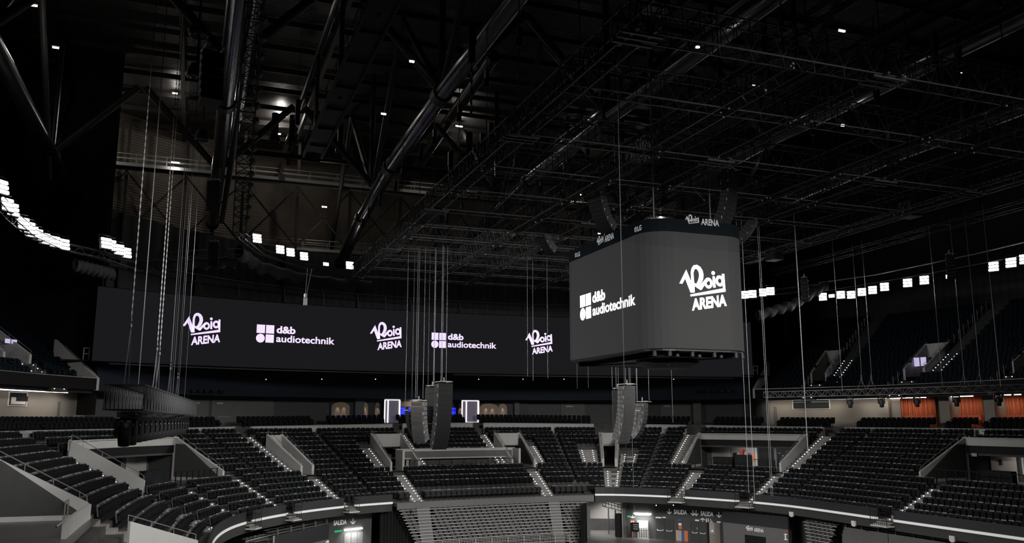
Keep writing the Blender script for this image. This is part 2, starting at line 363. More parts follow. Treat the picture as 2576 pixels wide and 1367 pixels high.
# seats: one prototype with parts, low copies in one stuff mesh
seatp = thing('stadium_seat', 'seat', 'seat')
def seat_parts(parent):
    b = MB()   # backrest: tapered upholstered slab with chamfered shoulders, leaning back
    def back(y0, th, wd, z0, z1):
        o = [(-wd*.46, z0), (wd*.46, z0), (wd*.5, z0+.2), (wd*.44, z1-.04), (wd*.36, z1), (-wd*.36, z1), (-wd*.44, z1-.04), (-wd*.5, z0+.2)]
        n = len(o); f = lambda z: y0+(z-z0)*.16
        b.add([(x, f(z), z) for x, z in o]+[(x*.96, f(z)+th, z-.005) for x, z in o], [tuple(range(n)), tuple(range(2*n-1, n-1, -1))]+[((i+1) % n, i, n+i, n+(i+1) % n) for i in range(n)])
    back(.16, .07, .48, .30, .84); b.build('backrest', 'seat', parent, local=True)
    b = MB(); o_ = [(-.235, .30), (.235, .30), (.245, .60), (.215, .83), (-.215, .83), (-.245, .60)]; b.add([(x, .19+(z-.3)*.16, z) for x, z in o_]+[(x*.94, .27+(z-.3)*.16, z) for x, z in o_], [tuple(range(6)), tuple(range(11, 5, -1))]+[((i+1) % 6, i, 6+i, 6+(i+1) % 6) for i in range(6)]); b.build('back_shell', 'pan', parent, local=True)
    b = MB(); b.add([(-.215, .225, .79), (.215, .225, .79), (.185, .30, .865), (-.185, .30, .865), (-.215, .30, .79), (.215, .30, .79), (.18, .335, .89), (-.18, .335, .89)], [(0, 1, 2, 3), (7, 6, 5, 4), (0, 3, 7, 4), (1, 5, 6, 2), (3, 2, 6, 7)]); b.build('top_cap', 'pan', parent, local=True)
    c = MB(); c.add([(-.22, .02, .36), (.22, .02, .36), (.22, .13, .32), (-.22, .13, .32), (-.19, .06, .83), (.19, .06, .83), (.19, .14, .80), (-.19, .14, .80)], [(0, 1, 5, 4), (1, 2, 6, 5), (2, 3, 7, 6), (3, 0, 4, 7), (4, 5, 6, 7), (0, 3, 2, 1)])
    c.build('folding_seat', 'seat', parent, local=True)
    for sx in (-1, 1):
        d = MB(); d.box((sx*.245, .02, .66), (.05, .34, .035)); d.box((sx*.245, .12, .53), (.035, .10, .24)); d.build('armrest', 'blk', parent, local=True)
    e = MB(); e.box((0, .13, .21), (.05, .07, .42)); e.box((0, .10, .02), (.16, .22, .03)); e.build('pedestal', 'blkm', parent, local=True)
seat_parts(seatp); remember(seatp)
# template for the far seats
def seat_template(j):
    vs = []; fs = []; ms = []
    def add(v, f, m): n = len(vs); vs.extend(v); fs.extend([tuple(i+n for i in q) for q in f]); ms.extend([m]*len(f))
    o = [(-.21, .28), (.21, .28), (.235, .62), (.21, .80), (-.21, .80), (-.235, .62)]; f = lambda z: .16+(z-.4)*.16
    add([(x, f(z), z) for x, z in o]+[(x*.96, f(z)+.07, z-.005) for x, z in o], [tuple(range(6))], 0); n0 = len(vs)-12; fs.extend([((i+1) % 6+n0, i+n0, 6+i+n0, 6+(i+1) % 6+n0) for i in range(6)]+[tuple(n0+i for i in (11, 10, 9, 8, 7, 6))]); ms.extend([1]*7)
    add([(-.21, .224, .80), (.21, .224, .80), (.18, .30, .86), (-.18, .30, .86), (-.2, .29, .79), (.2, .29, .79)], [(0, 1, 2, 3), (3, 2, 5, 4)], 3 if j == 1 else 1)
    if j != 2: q = [(-.21, .02, .34), (.21, .02, .34), (.21, .12, .30), (-.21, .12, .30), (-.18, .06, .72), (.18, .06, .72), (.18, .14, .72), (-.18, .14, .72)]
    else: q = [(-.2, -.10, .46), (.2, -.10, .46), (.2, .14, .42), (-.2, .14, .42), (-.19, -.04, .60), (.19, -.04, .60), (.19, .16, .64), (-.19, .16, .64)]
    add(q, [(0, 1, 5, 4), (1, 2, 6, 5), (3, 0, 4, 7)], 0); add(q, [(4, 5, 6, 7)], 1)
    x = .245; add([(-x-.02, -.14, .64), (-x+.02, -.14, .64), (-x+.02, .2, .66), (-x-.02, .2, .66), (-x-.02, -.14, .68), (-x+.02, -.14, .68), (-x+.02, .2, .70), (-x-.02, .2, .70)], [(0, 1, 5, 4), (4, 5, 6, 7), (1, 2, 6, 5), (3, 0, 4, 7)], 2)
    add([(-.025, .1, 0), (.025, .1, 0), (.025, .1, .42), (-.025, .1, .42)], [(0, 1, 2, 3)], 2)
    return np.array(vs), fs, ms
TPL = [seat_template(0), seat_template(1), seat_template(2)]
def stuff_seats(name, spots, mats, label, cat, group=None, sc=1.0):
    V = []; F = []; Ms = []; n = 0
    for (x, y, z, rz) in spots:
        t, f, m = TPL[random.choices((0, 1, 2), (.58, .34, .08))[0]]; c, s = math.cos(rz), math.sin(rz); R = np.array([[c, s, 0], [-s, c, 0], [0, 0, 1]])
        V.append(t*sc @ R + (x, y, z)); F += [tuple(i+n for i in q) for q in f]; Ms += m; n += len(t)
    V = np.concatenate(V); me = D.meshes.new(name); me.from_pydata(V.tolist(), [], F)
    for k in mats: me.materials.append(M[k])
    me.polygons.foreach_set('material_index', Ms); me.update(); o = D.objects.new(name, me); COL.objects.link(o)
    return tag(o, label, cat, group, 'stuff')
def row_spots(s, z, blks, pitch=.515, edge=.03):
    out = []
    for bi, (a, b) in enumerate(blks):
        us = np.linspace(a, b, max(3, int((b-a)*4))); pts = np.array([P(u, s) for u in us]); L = np.concatenate([[0], np.cumsum(np.linalg.norm(np.diff(pts, axis=0), axis=1))])
        n = int((L[-1]-2*edge)/pitch+.45)
        if n < 1: continue
        pt_ = (L[-1]-2*edge)/n; st = edge+pt_/2
        for i in range(n):
            u = float(np.interp(st+i*pt_, L, us)); x, y = P(u, s); out.append((x, y, z, heading(u), bi, u, i))
    return out
def in_view(x, y, z):
    s, c = math.sin(YAW), math.cos(YAW); fw = x*s+y*c; r = x*c-y*s; up = z-EYE; zc = fw*math.cos(PITCH)+up*math.sin(PITCH); yc = -fw*math.sin(PITCH)+up*math.cos(PITCH)
    if zc < 1: return None
    px = 1288+FPX*r/zc; py = 683.5-FPX*yc/zc
    return (px, py, zc) if -5 < px < 2581 and -5 < py < 1380 else None
allspots = []
for k in range(15):
    g = gaps(k)
    if k == 1: g = sorted(g+[(75.5, 94.2)])
    for sp in row_spots(sk(k)+.38, zk(k), blocks(k, g)):
        if not (sp[5] < 39.5 and k < 6): allspots.append((k,)+sp)
near = []; far = []
for sp in allspots:
    v = in_view(sp[1], sp[2], sp[3]+.5)
    (near if v else far).append((v[2] if v else 999, sp))
near.sort(key=lambda t: t[0])
def block_name(u):
    ks = [(27, 38.2, 'behind the big grey wall'), (38.2, 51.3, 'left block'), (51.3, 56.3, 'block below the wide left opening'), (56.3, 62, 'block right of the short left stairs'),
          (109, 118.5, 'big right block'), (118.5, 122.3, 'block left of the far right opening'), (122.3, 125.2, 'wedge left of the wide stairway'), (125.2, 140, 'block at the bottom right corner')]
    for a, b, t in ks:
        if a <= u < b: return t
    return 'central blocks'
cnt = {}; CAP2 = None
for i, (_, sp) in enumerate(near[:300]):
    k, x, y, z, rz, bi, u, idx = sp; bn = block_name(u)
    lab = 'charcoal tip-up seat, %s row up, %s' % (ORD[k], bn); grp = 'tip-up seats, %s row, %s' % (ORD[k], bn)
    if i == 0:
        seatp.location = (x, y, z); seatp.rotation_euler = (0, 0, rz); tag(seatp, lab, group=grp)
    else:
        o = copy_thing(seatp, (x, y, z), rz, lab, grp)
        if random.random() < .36:
            for c in o.children:
                if c.name.startswith('top_cap'):
                    if CAP2 is None: CAP2 = c.data.copy(); CAP2.materials[0] = M['pan2']
                    c.data = CAP2
stuff_seats('stadium_seats', [sp[1:5] for _, sp in near[300:]+[f for f in far if f[1][2] > 20]], ('seat', 'pan', 'blk', 'pan2'), 'rows of charcoal tip-up seats filling the far and middle lower bowl', 'seats')
# extra platform row in front of the black parapet at the centre
pr = []; GREY = {}
for (a, b) in ((74.3, 75.5), (76.9, 88.95), (90.3, 93.6)): pr += row_spots(.45, 4.30, [(a, b)])
for i, (x, y, z, rz, bi, u, idx) in enumerate(pr):
    side = 'left end' if u < 76 else ('middle stretch' if u < 89.5 else 'right end')
    o = copy_thing(seatp, (x, y, z), rz, 'upright grey chair of the front platform row above the folded stand, %s' % side, 'front platform chairs, %s' % side)
    for c in o.children:
        nm = c.name.split('.')[0]
        if nm in ('backrest', 'folding_seat'):
            if nm not in GREY: GREY[nm] = c.data.copy(); GREY[nm].materials[0] = M['seatg']
            c.data = GREY[nm]
# lit stairways
lp = None
for c, wd, k0, k1, lab in AISLES:
    x, y = P(c, sk(k0)); t = thing('stairway', lab, 'stairs', (x, y, zk(k0)-RI))
    m = MB(); L = []
    for k in range(k0, k1):
        for h in (0, 1):
            s = sk(k)-.45+h*.425; z = zk(k)-RI/2+h*RI/2+.01
            us = [c-wd/2, c, c+wd/2]; m.slab(us, s, s+.46, z-RI/2-.02, z)
            for q in (-.28, .28): L.append((P(c+q*wd, s-.012, z-.06), c+q*wd))
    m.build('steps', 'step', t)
    o = wloc(t)
    lit = 'stairway beside' not in lab
    if lit:
        for (p, u) in L[:100]:
            if lp is None:
                b = MB(); b.box((0, 0, 0), (.085, .02, .05)); lp = b.build('step_light', 'steplt', t, local=True); lo = lp
            else: lo = lp.copy(); COL.objects.link(lo); lo.parent = t
            lo.location = (p[0]-o[0], p[1]-o[1], p[2]-o[2]); lo.rotation_euler = (0, 0, heading(u))
# ------------------------------------------------------------------ vomitories
def rail(parent, pts, posts, r=.025, name='handrail', m='galv'):
    b = MB(); b.path(pts, r)
    for p, z in posts: b.rod(p, (p[0], p[1], z), r*.9)
    return b.build(name, m, parent)
FL = 6.76
def topline(s): return 4.35+RI*max(0, (s-.5)/TR)+.95
def side_wall(t, u, th, s0=5.6, s1=10.7, panel=1, railing=True, far_face=1):
    # u plane; far_face gives the direction of the opening
    ss = [s0, s0+.05, s1]; zt = [topline(s0)-.15, topline(s0)-.1, topline(s1)+.15]
    b = MB(); a = [P(u, s0, FL-.5), P(u, s0, zt[0]), P(u, s1, zt[2]), P(u, s1, FL-.5)]; c = [P(u+th, s0, FL-.5), P(u+th, s0, zt[0]), P(u+th, s1, zt[2]), P(u+th, s1, FL-.5)]
    b.add(a+c, [(0, 1, 2, 3), (7, 6, 5, 4), (0, 4, 5, 1), (1, 5, 6, 2), (2, 6, 7, 3)]); b.build('side_wall', 'para', t)
    if panel:
        e = u-.02 if far_face < 0 else u+th+.02; q = MB(); k = .35
        q.add([P(e, s0+k, FL+.25), P(e, s0+k, zt[0]-.42), P(e, s1-1.2, zt[2]-.30-.35), P(e, s1-.25, zt[2]-.62), P(e, s1-.25, FL+.25)], [(0, 1, 2, 3, 4), (4, 3, 2, 1, 0)]); q.build('inset_panel', 'panel', t)
    if railing:
        h = .33; pts = [P(u+th/2, s0+.05, zt[0]-.1), P(u+th/2, s0+.07, zt[0]+h-.06), P(u+th/2, s0+.2, zt[0]+h+.06), P(u+th/2, s1-.1, zt[2]+h)]
        posts = [(P(u+th/2, s, zt[0]+(zt[2]-zt[0])*(s-s0)/(s1-s0)), zt[0]+(zt[2]-zt[0])*(s-s0)/(s1-s0)+h) for s in (s0+.4, s0+1.6, s0+2.9, s0+4.2, s1-.1)]
        rail(t, pts, posts)
def room(t, u0, u1, sb=13.4, zc=9.05, wallm='panel', floor=True):
    us = ur(u0, u1, 1.5); b = MB(); b.strip(us, 5.0, sb, FL, FL); b.build('portal_floor', 'floor', t)
    b = MB(); b.strip(us[::-1], sb, sb, FL, zc+.1); b.strip(us, 10.7, sb, zc, zc); b.strip(us[::-1], 5.6, 5.6, FL-.5, FL); b.build('back_wall', wallm, t)
    for u in (u0, u1): b = MB(); b.add([P(u, 10.7, FL), P(u, sb, FL), P(u, sb, zc), P(u, 10.7, zc)], [(0, 1, 2, 3), (3, 2, 1, 0)]); b.build('inner_side_wall', wallm, t)
    if u1-u0 > 4:
        um = max((u0+u1)/2, 31) if u0 < 30 else min((u0+u1)/2, 128); p_ = P(um, 11.6, 8.95); area('portal_ceiling_light', p_, P(um, 13.0, 7), 5, .4, 55, spread=150)
def beam(t, u0, u1, dark=True, z1=10.15, z0=9.55):
    us = ur(u0, u1, 1.5); b = MB(); b.slab(us, 10.55, 10.75, z0, z1); b.build('beam', 'para', t)
    b = MB(); b.slab(us, 10.4, 10.75, z1-.03, z1+.05); b.build('coping', 'para', t)
    if dark: b = MB(); b.slab(us, 10.62, 10.8, 8.95, z0); b.build('dark_soffit', 'blk', t)
def wall_mark(t, name, m, u0, u1, z0, z1, s, d=.03):
    b = MB(); b.slab(ur(u0, u1, 1), s-d, s-.002, z0, z1); return b.build(name, m, t)
def opening_rail(t, u0, u1, s=5.72, z=FL, h=1.05, n=4, m='blkm'):
    b = MB(); pts = [P(u, s, z+h) for u in ur(u0, u1, 1)]; b.path(pts, .03)
    for i in range(n+1):
        u = u0+(u1-u0)*i/n; b.box(P(u, s, z+h/2), (.07, .07, h), heading(u))
    b.build('front_rail', m, t)
def clutter(t, ub, s):            # panels, posters and counters seen at the back of a wide opening
    wall_mark(t, 'column', 'para', ub-3.6, ub-3.45, FL, 9.05, s); wall_mark(t, 'poster_panel', 'pale', ub-3.4, ub-1.7, FL, 9.0, s, .02)
    wall_mark(t, 'round_sign', 'red', ub-2.6, ub-2.35, 8.25, 8.55, s, .06)
    for i, (a, mm) in enumerate(((-3.3, 'blk'), (-2.95, 'sand'), (-2.6, 'pale'), (-2.25, 'blu'), (-1.95, 'org'))): wall_mark(t, 'poster', mm, ub+a, ub+a+.28, FL+.5, FL+1.35, s, .08)
    wall_mark(t, 'column', 'para', ub-1.65, ub-1.5, FL, 9.05, s); wall_mark(t, 'shutter_recess', 'blk', ub-1.4, ub-.1, FL, 8.7, s, .03)
def make_v(key, label, sides, wide, extra=None, dark=True):
    a, b, k0, k1 = HOLES[key]; x, y = P((a+b)/2, 5.6); t = thing('entrance_portal', label, 'doorway', (x, y, FL-.5))
    room(t, a, b); 
    if 'L' in sides: side_wall(t, a, .18, panel=wide or key == 'V6', far_face=1)
    if 'R' in sides: side_wall(t, b-.18, .18, panel=wide or key == 'V6', far_face=-1)
    if wide: beam(t, a, b)
    else:
        m = MB(); m.slab([a+.1, b-.1], 10.45, 10.7, 8.9, 10.2); m.build('head_wall', 'para', t)
    return t
t = make_v('V1', 'wide grey entrance opening at the left edge with a big panelled side wall', 'R', True); wall_mark(t, 'sign', 'blk', 36.2, 36.5, 8.0, 8.3, 13.35)
b = MB()
for i in range(2):
    p = P(36.0+i*.9, 6.4, FL); b.rod(p, (p[0], p[1], FL+1.0), .04)
b.path([P(36.0, 6.4, FL+1.0), P(36.9, 6.4, FL+1.0)], .03); b.build('barrier_post', 'galv', t)
b = MB(); b.path([P(u, 5.55, FL+.75) for u in ur(27.5, 37.2)], .04)
for i in range(15): u = 30+i*.52; b.box(P(u, 5.55, FL+.3), (.05, .22, .85), heading(u))
b.build('slatted_guard', 'para', t)
t = make_v('V2', 'wide left entrance opening with sloping walls, doors and posters inside', 'LR', True); clutter(t, 59.2, 13.35)
wall_mark(t, 'white_door', 'para', 59.4, 60.8, FL, 8.9, 13.35); opening_rail(t, 56.2, 60.4, n=7); wall_mark(t, 'counter', 'blk', 56.6, 58.3, FL, FL+1.05, 9.0, .6)
wall_mark(t, 'glass_screen', 'glass', 53.2, 56.0, FL, FL+1.2, 6.2, .05)
t = make_v('V3', 'narrow grey portal in the left half of the bowl', 'LR', False)
wall_mark(t, 'black_sign', 'blk', 68.4, 69.1, 8.75, 9.1, 10.44)
t = make_v('V4', 'grey portal left of the long grey wall', 'LR', False); wall_mark(t, 'black_sign', 'blk', 77.6, 78.3, 8.6, 8.9, 10.4)
t = make_v('V6', 'grey portal with dark panelled side wall at the right end of the long grey wall', 'LR', False)
t = make_v('V7', 'slim grey portal under the hanging cube', 'LR', False)
t = make_v('V8', 'wide right entrance opening with a dark kiosk, doors and posters', 'LR', True); clutter(t, 106.1, 13.35)
wall_mark(t, 'white_door', 'pale', 101.3, 102.6, FL, 8.9, 13.35); wall_mark(t, 'dark_kiosk', 'blk', 106.4, 109.1, FL, 9.0, 13.0, .1)
for i in range(9): wall_mark(t, 'menu_line', 'pale', 106.6+.3*(i % 5)+.3*(i//5), 106.75+.3*(i % 5)+.3*(i//5), 8.2+.2*(i//5)-.25*(i % 3), 8.24+.2*(i//5)-.25*(i % 3), 12.85, .02)
wall_mark(t, 'red_pillar', 'red', 104.55, 104.85, FL+.1, 8.5, 9.6, .3); wall_mark(t, 'counter', 'blk', 102.8, 104.4, FL, FL+1.1, 8.5, .6); wall_mark(t, 'glass_screen', 'glass', 104.9, 106.4, FL, FL+1.4, 7.5, .05)
opening_rail(t, 102.0, 109.2, n=10)
t = make_v('V9', 'wide entrance opening at the right edge with posters and a beige wall inside', 'L', True); wall_mark(t, 'beige_wall', 'beige', 123.2, 125.6, FL, 9.0, 12.8)
wall_mark(t, 'sign', 'blk', 124.0, 124.3, 8.0, 8.45, 12.7); clutter(t, 129.2, 13.35); opening_rail(t, 124.4, 132, n=8); wall_mark(t, 'counter', 'blk', 126.9, 129.4, FL, FL+1.1, 8.2, .6)
wall_mark(t, 'arrow_sign', 'pale', 123.4, 123.9, 8.7, 8.95, 10.6, .04)
t = thing('barrier_wall', 'pale wall with a tube rail at the bottom edge, left of the curved balcony', 'wall', (-1.0, 47, 5)); A_ = Vector(onZ(322, 1312, 6.85)); B_ = Vector(onZ(492, 1360, 5.6)); b = MB(); n_ = Vector((.12, -.1, 0)); dn = Vector((0, 0, -2.2))
b.add([A_, B_, B_+dn, A_+dn, A_+n_, B_+n_, B_+n_+dn, A_+n_+dn], [(0, 1, 2, 3), (7, 6, 5, 4), (0, 4, 5, 1), (1, 5, 6, 2), (0, 3, 7, 4)]); b.build('wall_slab', 'para', t); up_ = Vector((0, 0, .28)); b = MB(); b.path([A_, A_+up_, B_+up_, B_], .025)
for f in (.33, .66): b.rod(A_+(B_-A_)*f, A_+(B_-A_)*f+up_, .02)
b.build('tube_rail', 'galv', t)
# long grey wall over the central opening
x, y = P(82.8, 5.7); t = thing('entrance_portal', 'long pale grey wall over a low dark opening at the centre of the bowl', 'doorway', (x, y, FL-.5)); us = ur(76.8, 88.8, 1.2)
b = MB(); b.slab(us, 7.25, 7.42, 7.75, 8.72); b.slab(us, 7.2, 7.45, 8.68, 8.76); b.build('front_wall', 'para', t)
b = MB(); b.slab(ur(77.1, 88.5, 1.2), 7.22, 7.26, 7.88, 8.5); b.build('inset_panel', 'panel', t)
b = MB(); b.slab([76.8, 77.0], 5.6, 7.3, FL, 8.7); b.slab([88.6, 88.8], 5.6, 7.3, FL, 8.7); b.build('end_wall', 'para', t)
b = MB(); b.strip(us, 5.2, 11, FL, FL); b.strip(us[::-1], 11, 11, FL, 7.8); b.strip(us[::-1], 5.6, 5.6, FL-.5, FL); b.strip(us, 7.3, 11, 7.78, 7.78); b.build('low_room', 'panel', t)
opening_rail(t, 78.0, 88.0, n=8, h=.95)
for i, (u, mm) in enumerate(((77.3, 'blu'), (77.9, 'sand'), (78.3, 'pale'), (79.3, 'blu'), (86.3, 'org'), (86.8, 'sand'), (88.0, 'blu'), (88.3, 'org'))): wall_mark(t, 'poster', mm, u, u+.25, FL+.15, 7.7, 7.6)
for u in (81, 83.2, 85.0): wall_mark(t, 'dark_cabinet', 'blk', u, u+.6, FL, 7.6, 8.2)
wall_mark(t, 'pale_counter', 'para', 82.0, 83.1, FL, FL+.5, 7.8)
# ------------------------------------------------------------------ front edge of the bowl
b = MB(); GT = [(56.3, 1.1), (62.0, 1.1), (68.9, 1.2), (102.5, 1.5), (109.6, 1.5), (125.0, 1.6)]
def segs(a, b):
    x = a; out = []
    for c, wd in GT:
        if a < c < b: out.append((x, c-wd/2)); x = c+wd/2
    out.append((x, b)); return out
for nm, (A, B), side in (('left', (U0, 73.4), 'left'), ('right', (94.2, U1), 'right')):
    x, y = P((A+B)/2, 0); t = thing('balcony_front', 'black balcony front with a white light line under the %s half of the lower seats' % side, 'balcony', (x, y, 3.6))
    for (a, c) in segs(A, B):
        us = ur(a, c, 1.0)
        m = MB(); m.slab(us, -.08, .02, 4.44, 5.08); m.build('parapet', 'fasc', t)
        m = MB(); m.slab(us, -.12, .02, 4.26, 4.43); m.build('light_line', 'fled', t)
    us = ur(A, B, 1.0); m = MB(); m.slab(us, -.04, .3, 3.62, 4.26); m.build('lower_band', 'fascg', t)
    m = MB(); m.strip(us, .2, 3.2, 3.65, 3.65); m.build('soffit', 'fasc', t)
us = ur(75.3, 94.0, 1.0); x, y = P(84, 1.6); t = thing('balcony_front', 'black parapet behind the central front row of chairs', 'balcony', (x, y, 4.3))
for a, c in ((73.6, 75.6), (76.8, 89.0), (90.2, 94.0)):
    m = MB(); m.slab(ur(a, c, 1), 1.55, 1.65, 4.5, 5.25); m.build('parapet', 'fasc', t)
m = MB(); m.slab(ur(73.6, 94.0, 1), -.5, 1.6, 4.0, 4.30); m.build('platform', 'conc', t)
m = MB(); m.slab(ur(73.6, 94.0, 1), -.55, -.5, 3.75, 4.34); m.build('platform_edge', 'panel', t)
# stair gates
for i, (c, wd) in enumerate(GT):
    x, y = P(c, -.1); names = ['far left one above the stacked stand', 'left one below the sloping wall', 'left one nearest the folded stand', 'right one above the exit doors', 'right one above the tall grey box', 'large one at the far right']
    t = thing('stair_gate', 'railed landing in the balcony front, '+names[i], 'gate', (x, y, 3.9)); b = MB()
    for u in (c-wd/2, c+wd/2):
        for s in (-.75, .1): b.rod(P(u, s, 3.95), P(u, s, 5.5), .025)
        for z in (4.3, 4.9, 5.5): b.rod(P(u, -.75, z), P(u, .1, z), .02)
    for z in (4.9, 5.5): b.rod(P(c-wd/2, -.75, z), P(c+wd/2, -.75, z), .025)
    for k in range(9): u = c-wd/2+wd*k/8; b.rod(P(u, -.75, 3.95), P(u, -.75, 4.9), .012)
    b.build('guard_rails', 'blkm', t); b = MB(); b.slab([c-wd/2, c+wd/2], -.8, .2, 3.86, 3.95); b.build('landing', 'para', t)
    b = MB()
    for k in range(3): b.slab([c-wd/2+.1, c+wd/2-.1], -.6+.28*k, -.3+.28*k, 3.95+.13*k, 4.05+.13*k)
    b.build('steps', 'step', t)
# ------------------------------------------------------------------ concourse parapet, club rows, lounge
us = ur(U0, U1, 1.0); x, y = P(80, 13.7); t = thing('concourse_parapet', 'pale grey parapet running round the bowl above the top row of seats', 'parapet', (x, y, 10))
cuts = [(51.3, 1.2), (67.9, 1.1), (79.1, 1.0), (87.3, 1.1), (95.7, 1.3), (100.3, 1.3), (110.5, 1.3)]
x0 = U0
for c, wd in cuts+[(U1+.5, 1)]:
    q = ur(x0, c-wd/2, 1.0); m = MB(); m.slab(q, 13.6, 13.85, 10.0, lambda u: zpar(u)-.06); m.build('parapet_wall', 'para', t)
    m = MB(); m.slab(q, 13.52, 13.9, lambda u: zpar(u)-.06, lambda u: zpar(u)+.01); m.build('coping', 'pale', t); x0 = c+wd/2
for u in (50.0, 52.5, 63.2, 99.2, 101.2, 109.3, 111.6, 118.3): wall_mark(t, 'block_sign', 'blk', u, u+.5, zpar(u)-.42, zpar(u)-.17, 13.58, .02)
m = MB(); spots = []
cg = [(c-wd/2, c+wd/2) for c, wd in cuts]+[(60.5, 61.5), (73, 73.8), (104.5, 105.5), (116, 116.8), (119.5, 120.3)]
for j in range(3):
    s = 14.1+.85*j; z = lambda u, j=j: zpar(u)-.62+.33*j
    m.slab(us, s, s+.95, lambda u: 9.6, z)
    if j == 0: continue
    for sp in row_spots(s+.35, 0, blocks(0, sorted(cg)), pitch=.56, edge=.2): spots.append((sp[0], sp[1], z(sp[5]), sp[3]))
tag(m.build('club_terrace', 'conc'), 'low dark steps behind the concourse parapet', 'grandstand')
stuff_seats('club_seats', spots, ('seat', 'seat', 'blk', 'seat'), 'dark club chairs in rows behind the pale concourse parapet', 'seats', sc=1.08)
m = MB(); m.strip(us, 16.6, 24, lambda u: zpar(u)+.05, lambda u: zpar(u)+.05); tag(m.build('floor', 'floor'), kind='structure')
m = MB(); m.strip(us, 16.8, 24, 13.95, 13.95); tag(m.build('ceiling', 'fasc'), kind='structure')
# lounge back wall in stretches
def lw(name, m_, a, b, s=20.5, z0=10.6, z1=13.96):
    q = MB(); q.strip(ur(a, b, 1)[::-1], s, s, z0, z1); return tag(q.build(name, m_), kind='structure')
ua, _ = onS(178, 1010, 19.5); ub, _ = onS(1925, 1010, 19.5); uc, _ = onS(2246, 1010, 19.5)
lw('wall_left', 'beige', U0, ua+1.5); lw('wall_back', 'wallg', ua+1.5, ub); lw('wall_right', 'beige', ub, uc); lw('wall_lounge', 'wood', uc, U1, 22.5)
def cove(a, b, label, s=19.6, z=13.86):
    q = MB(); q.slab(ur(a, b, 1), s-.05, s+.06, z-.05, z+.06); tag(q.build('cove_light', 'cove'), label, 'light')
    for u in ur(a+1, b-1, 6)[:4]:
        p = P(u, s-.3, z-.25); h = P(u, s+1, 12); l = area('cove_lamp', p, h, 4, .1, 17, (1, .9, .78)); l.parent = None
cove(40, ua, 'white cove light line over the beige wall at the left edge'); cove(ub, uc, 'white cove light line over the beige wall right of the cube')
# ================================================================== lounge fittings
def lbox(name, m_, u0, u1, z0, z1, s0, s1, parent=None):
    q = MB(); q.slab(ur(u0, u1, 1), s0, s1, z0, z1); return q.build(name, m_, parent)
def lthing(name, label, cat, u, s, z): x, y = P(u, s); return thing(name, label, cat, (x, y, z))
# suites with orange curtains, right
for i, (xa, xb) in enumerate(((2262, 2356), (2395, 2478), (2528, 2600))):
    a, _ = onS(xa, 1030, 21.6); c, _ = onS(xb, 1030, 21.6); a, c = min(a, c), max(a, c)
    q = MB(); n = 70; us = [a+(c-a)*k/n for k in range(n+1)]; f = lambda k: .16*math.sin(k*1.55)+.06*math.sin(k*.9)
    vs = []
    for k, u in enumerate(us): vs += [P(u, 21.6+f(k), 10.9), P(u, 21.6+f(k), 13.93)]
    q.add(vs, [(2*k, 2*k+1, 2*k+3, 2*k+2) for k in range(n)])
    tag(q.build('curtain', 'curt'), 'glowing orange pleated curtain of the %s suite above the parapet at the right' % ['left', 'middle', 'right-edge'][i], 'curtain')
    for j in range(2 if i != 1 else 1):
        u = a+(c-a)*(.22 if j == 0 else .72) if i != 1 else a+(c-a)*.65
        t = lthing('sofa', 'low orange sofa in front of the curtain of the %s suite%s' % (['left', 'middle', 'right-edge'][i], (', left one' if j == 0 else ', right one') if i != 1 else ''), 'sofa', u, 20.7, 11.1)
        h = .8; lbox('backrest', 'sofa', u-h, u-.02, 11.6, 12.05, 20.85, 21.05, t); lbox('backrest', 'sofa', u+.02, u+h, 11.6, 12.05, 20.85, 21.05, t); lbox('seat_cushion', 'sofa', u-h, u+h, 11.1, 11.6, 20.2, 21.0, t)
    p = P((a+c)/2, 20.6, 13.7); l = area('suite_lamp', p, P((a+c)/2, 21.9, 11.5), 5, .12, 42, (1, .78, .58))
    for j in range(3):
        u = a+(c-a)*(.15+.35*j); q = MB(); q.slab([u-.3, u+.3], 20.35, 20.45, 13.78, 13.86); tag(q.build('ceiling_lamp', 'cove'), 'short white lamp over the %s orange suite, %s of three' % (['left', 'middle', 'right-edge'][i], ['left', 'middle', 'right'][j]), 'light')
for i, xp in enumerate((2238, 2372, 2382, 2490, 2502)):
    u, _ = onS(xp, 1030, 20.2); q = MB(); q.slab([u-.22, u+.22], 20.0, 22.4, 10.9, 13.95); tag(q.build('trim_%d' % (i+1), 'beige'), kind='structure')
# windows and doors of the lit stretches
def wall_window(label, xl, xr, yt, yb, s=20.5):
    ua_, z1 = onS(xl, yt, s-.1); ub_, z0 = onS(xr, yb, s-.1); ua_, ub_ = min(ua_, ub_), max(ua_, ub_); t = lthing('window', label, 'window', (ua_+ub_)/2, s-.1, z0)
    lbox('frame', 'white', ua_-.08, ub_+.08, z0-.08, z1+.08, s-.08, s-.01, t); lbox('pane', 'glass', ua_, ub_, z0, z1, s-.12, s-.08, t); return t, ua_, ub_, z0, z1
t, a_, b_, z0, z1 = wall_window('white framed control room window in the lit wall at the left edge', 27, 64, 988, 1020)
lbox('lit_desk', 'white', a_+.05, b_-.05, z0+.05, z0+.6, 20.34, 20.37, t); lbox('monitor', 'blk', a_+.3, a_+.9, z0+.3, z0+.7, 20.3, 20.34, t)
wall_window('long dark window in the lit wall right of the cube', 1998, 2080, 1008, 1028)
def lounge_door(label, xl, xr, m_='panel', s=20.5):
    a_, _ = onS(xl, 1030, s-.1); c_, _ = onS(xr, 1030, s-.1); a_, c_ = min(a_, c_), max(a_, c_); t = lthing('door', label, 'door', (a_+c_)/2, s, 11); lbox('door_leaf', m_, a_, c_, 10.9, 13.1, s-.07, s-.01, t); lbox('door_handle', 'galv', a_+.1, a_+.22, 12.0, 12.05, s-.12, s-.07, t)
lounge_door('dark grey door in the lit wall at the left edge', 144, 160); lounge_door('grey door in the lit wall right of the cube', 1940, 1958)
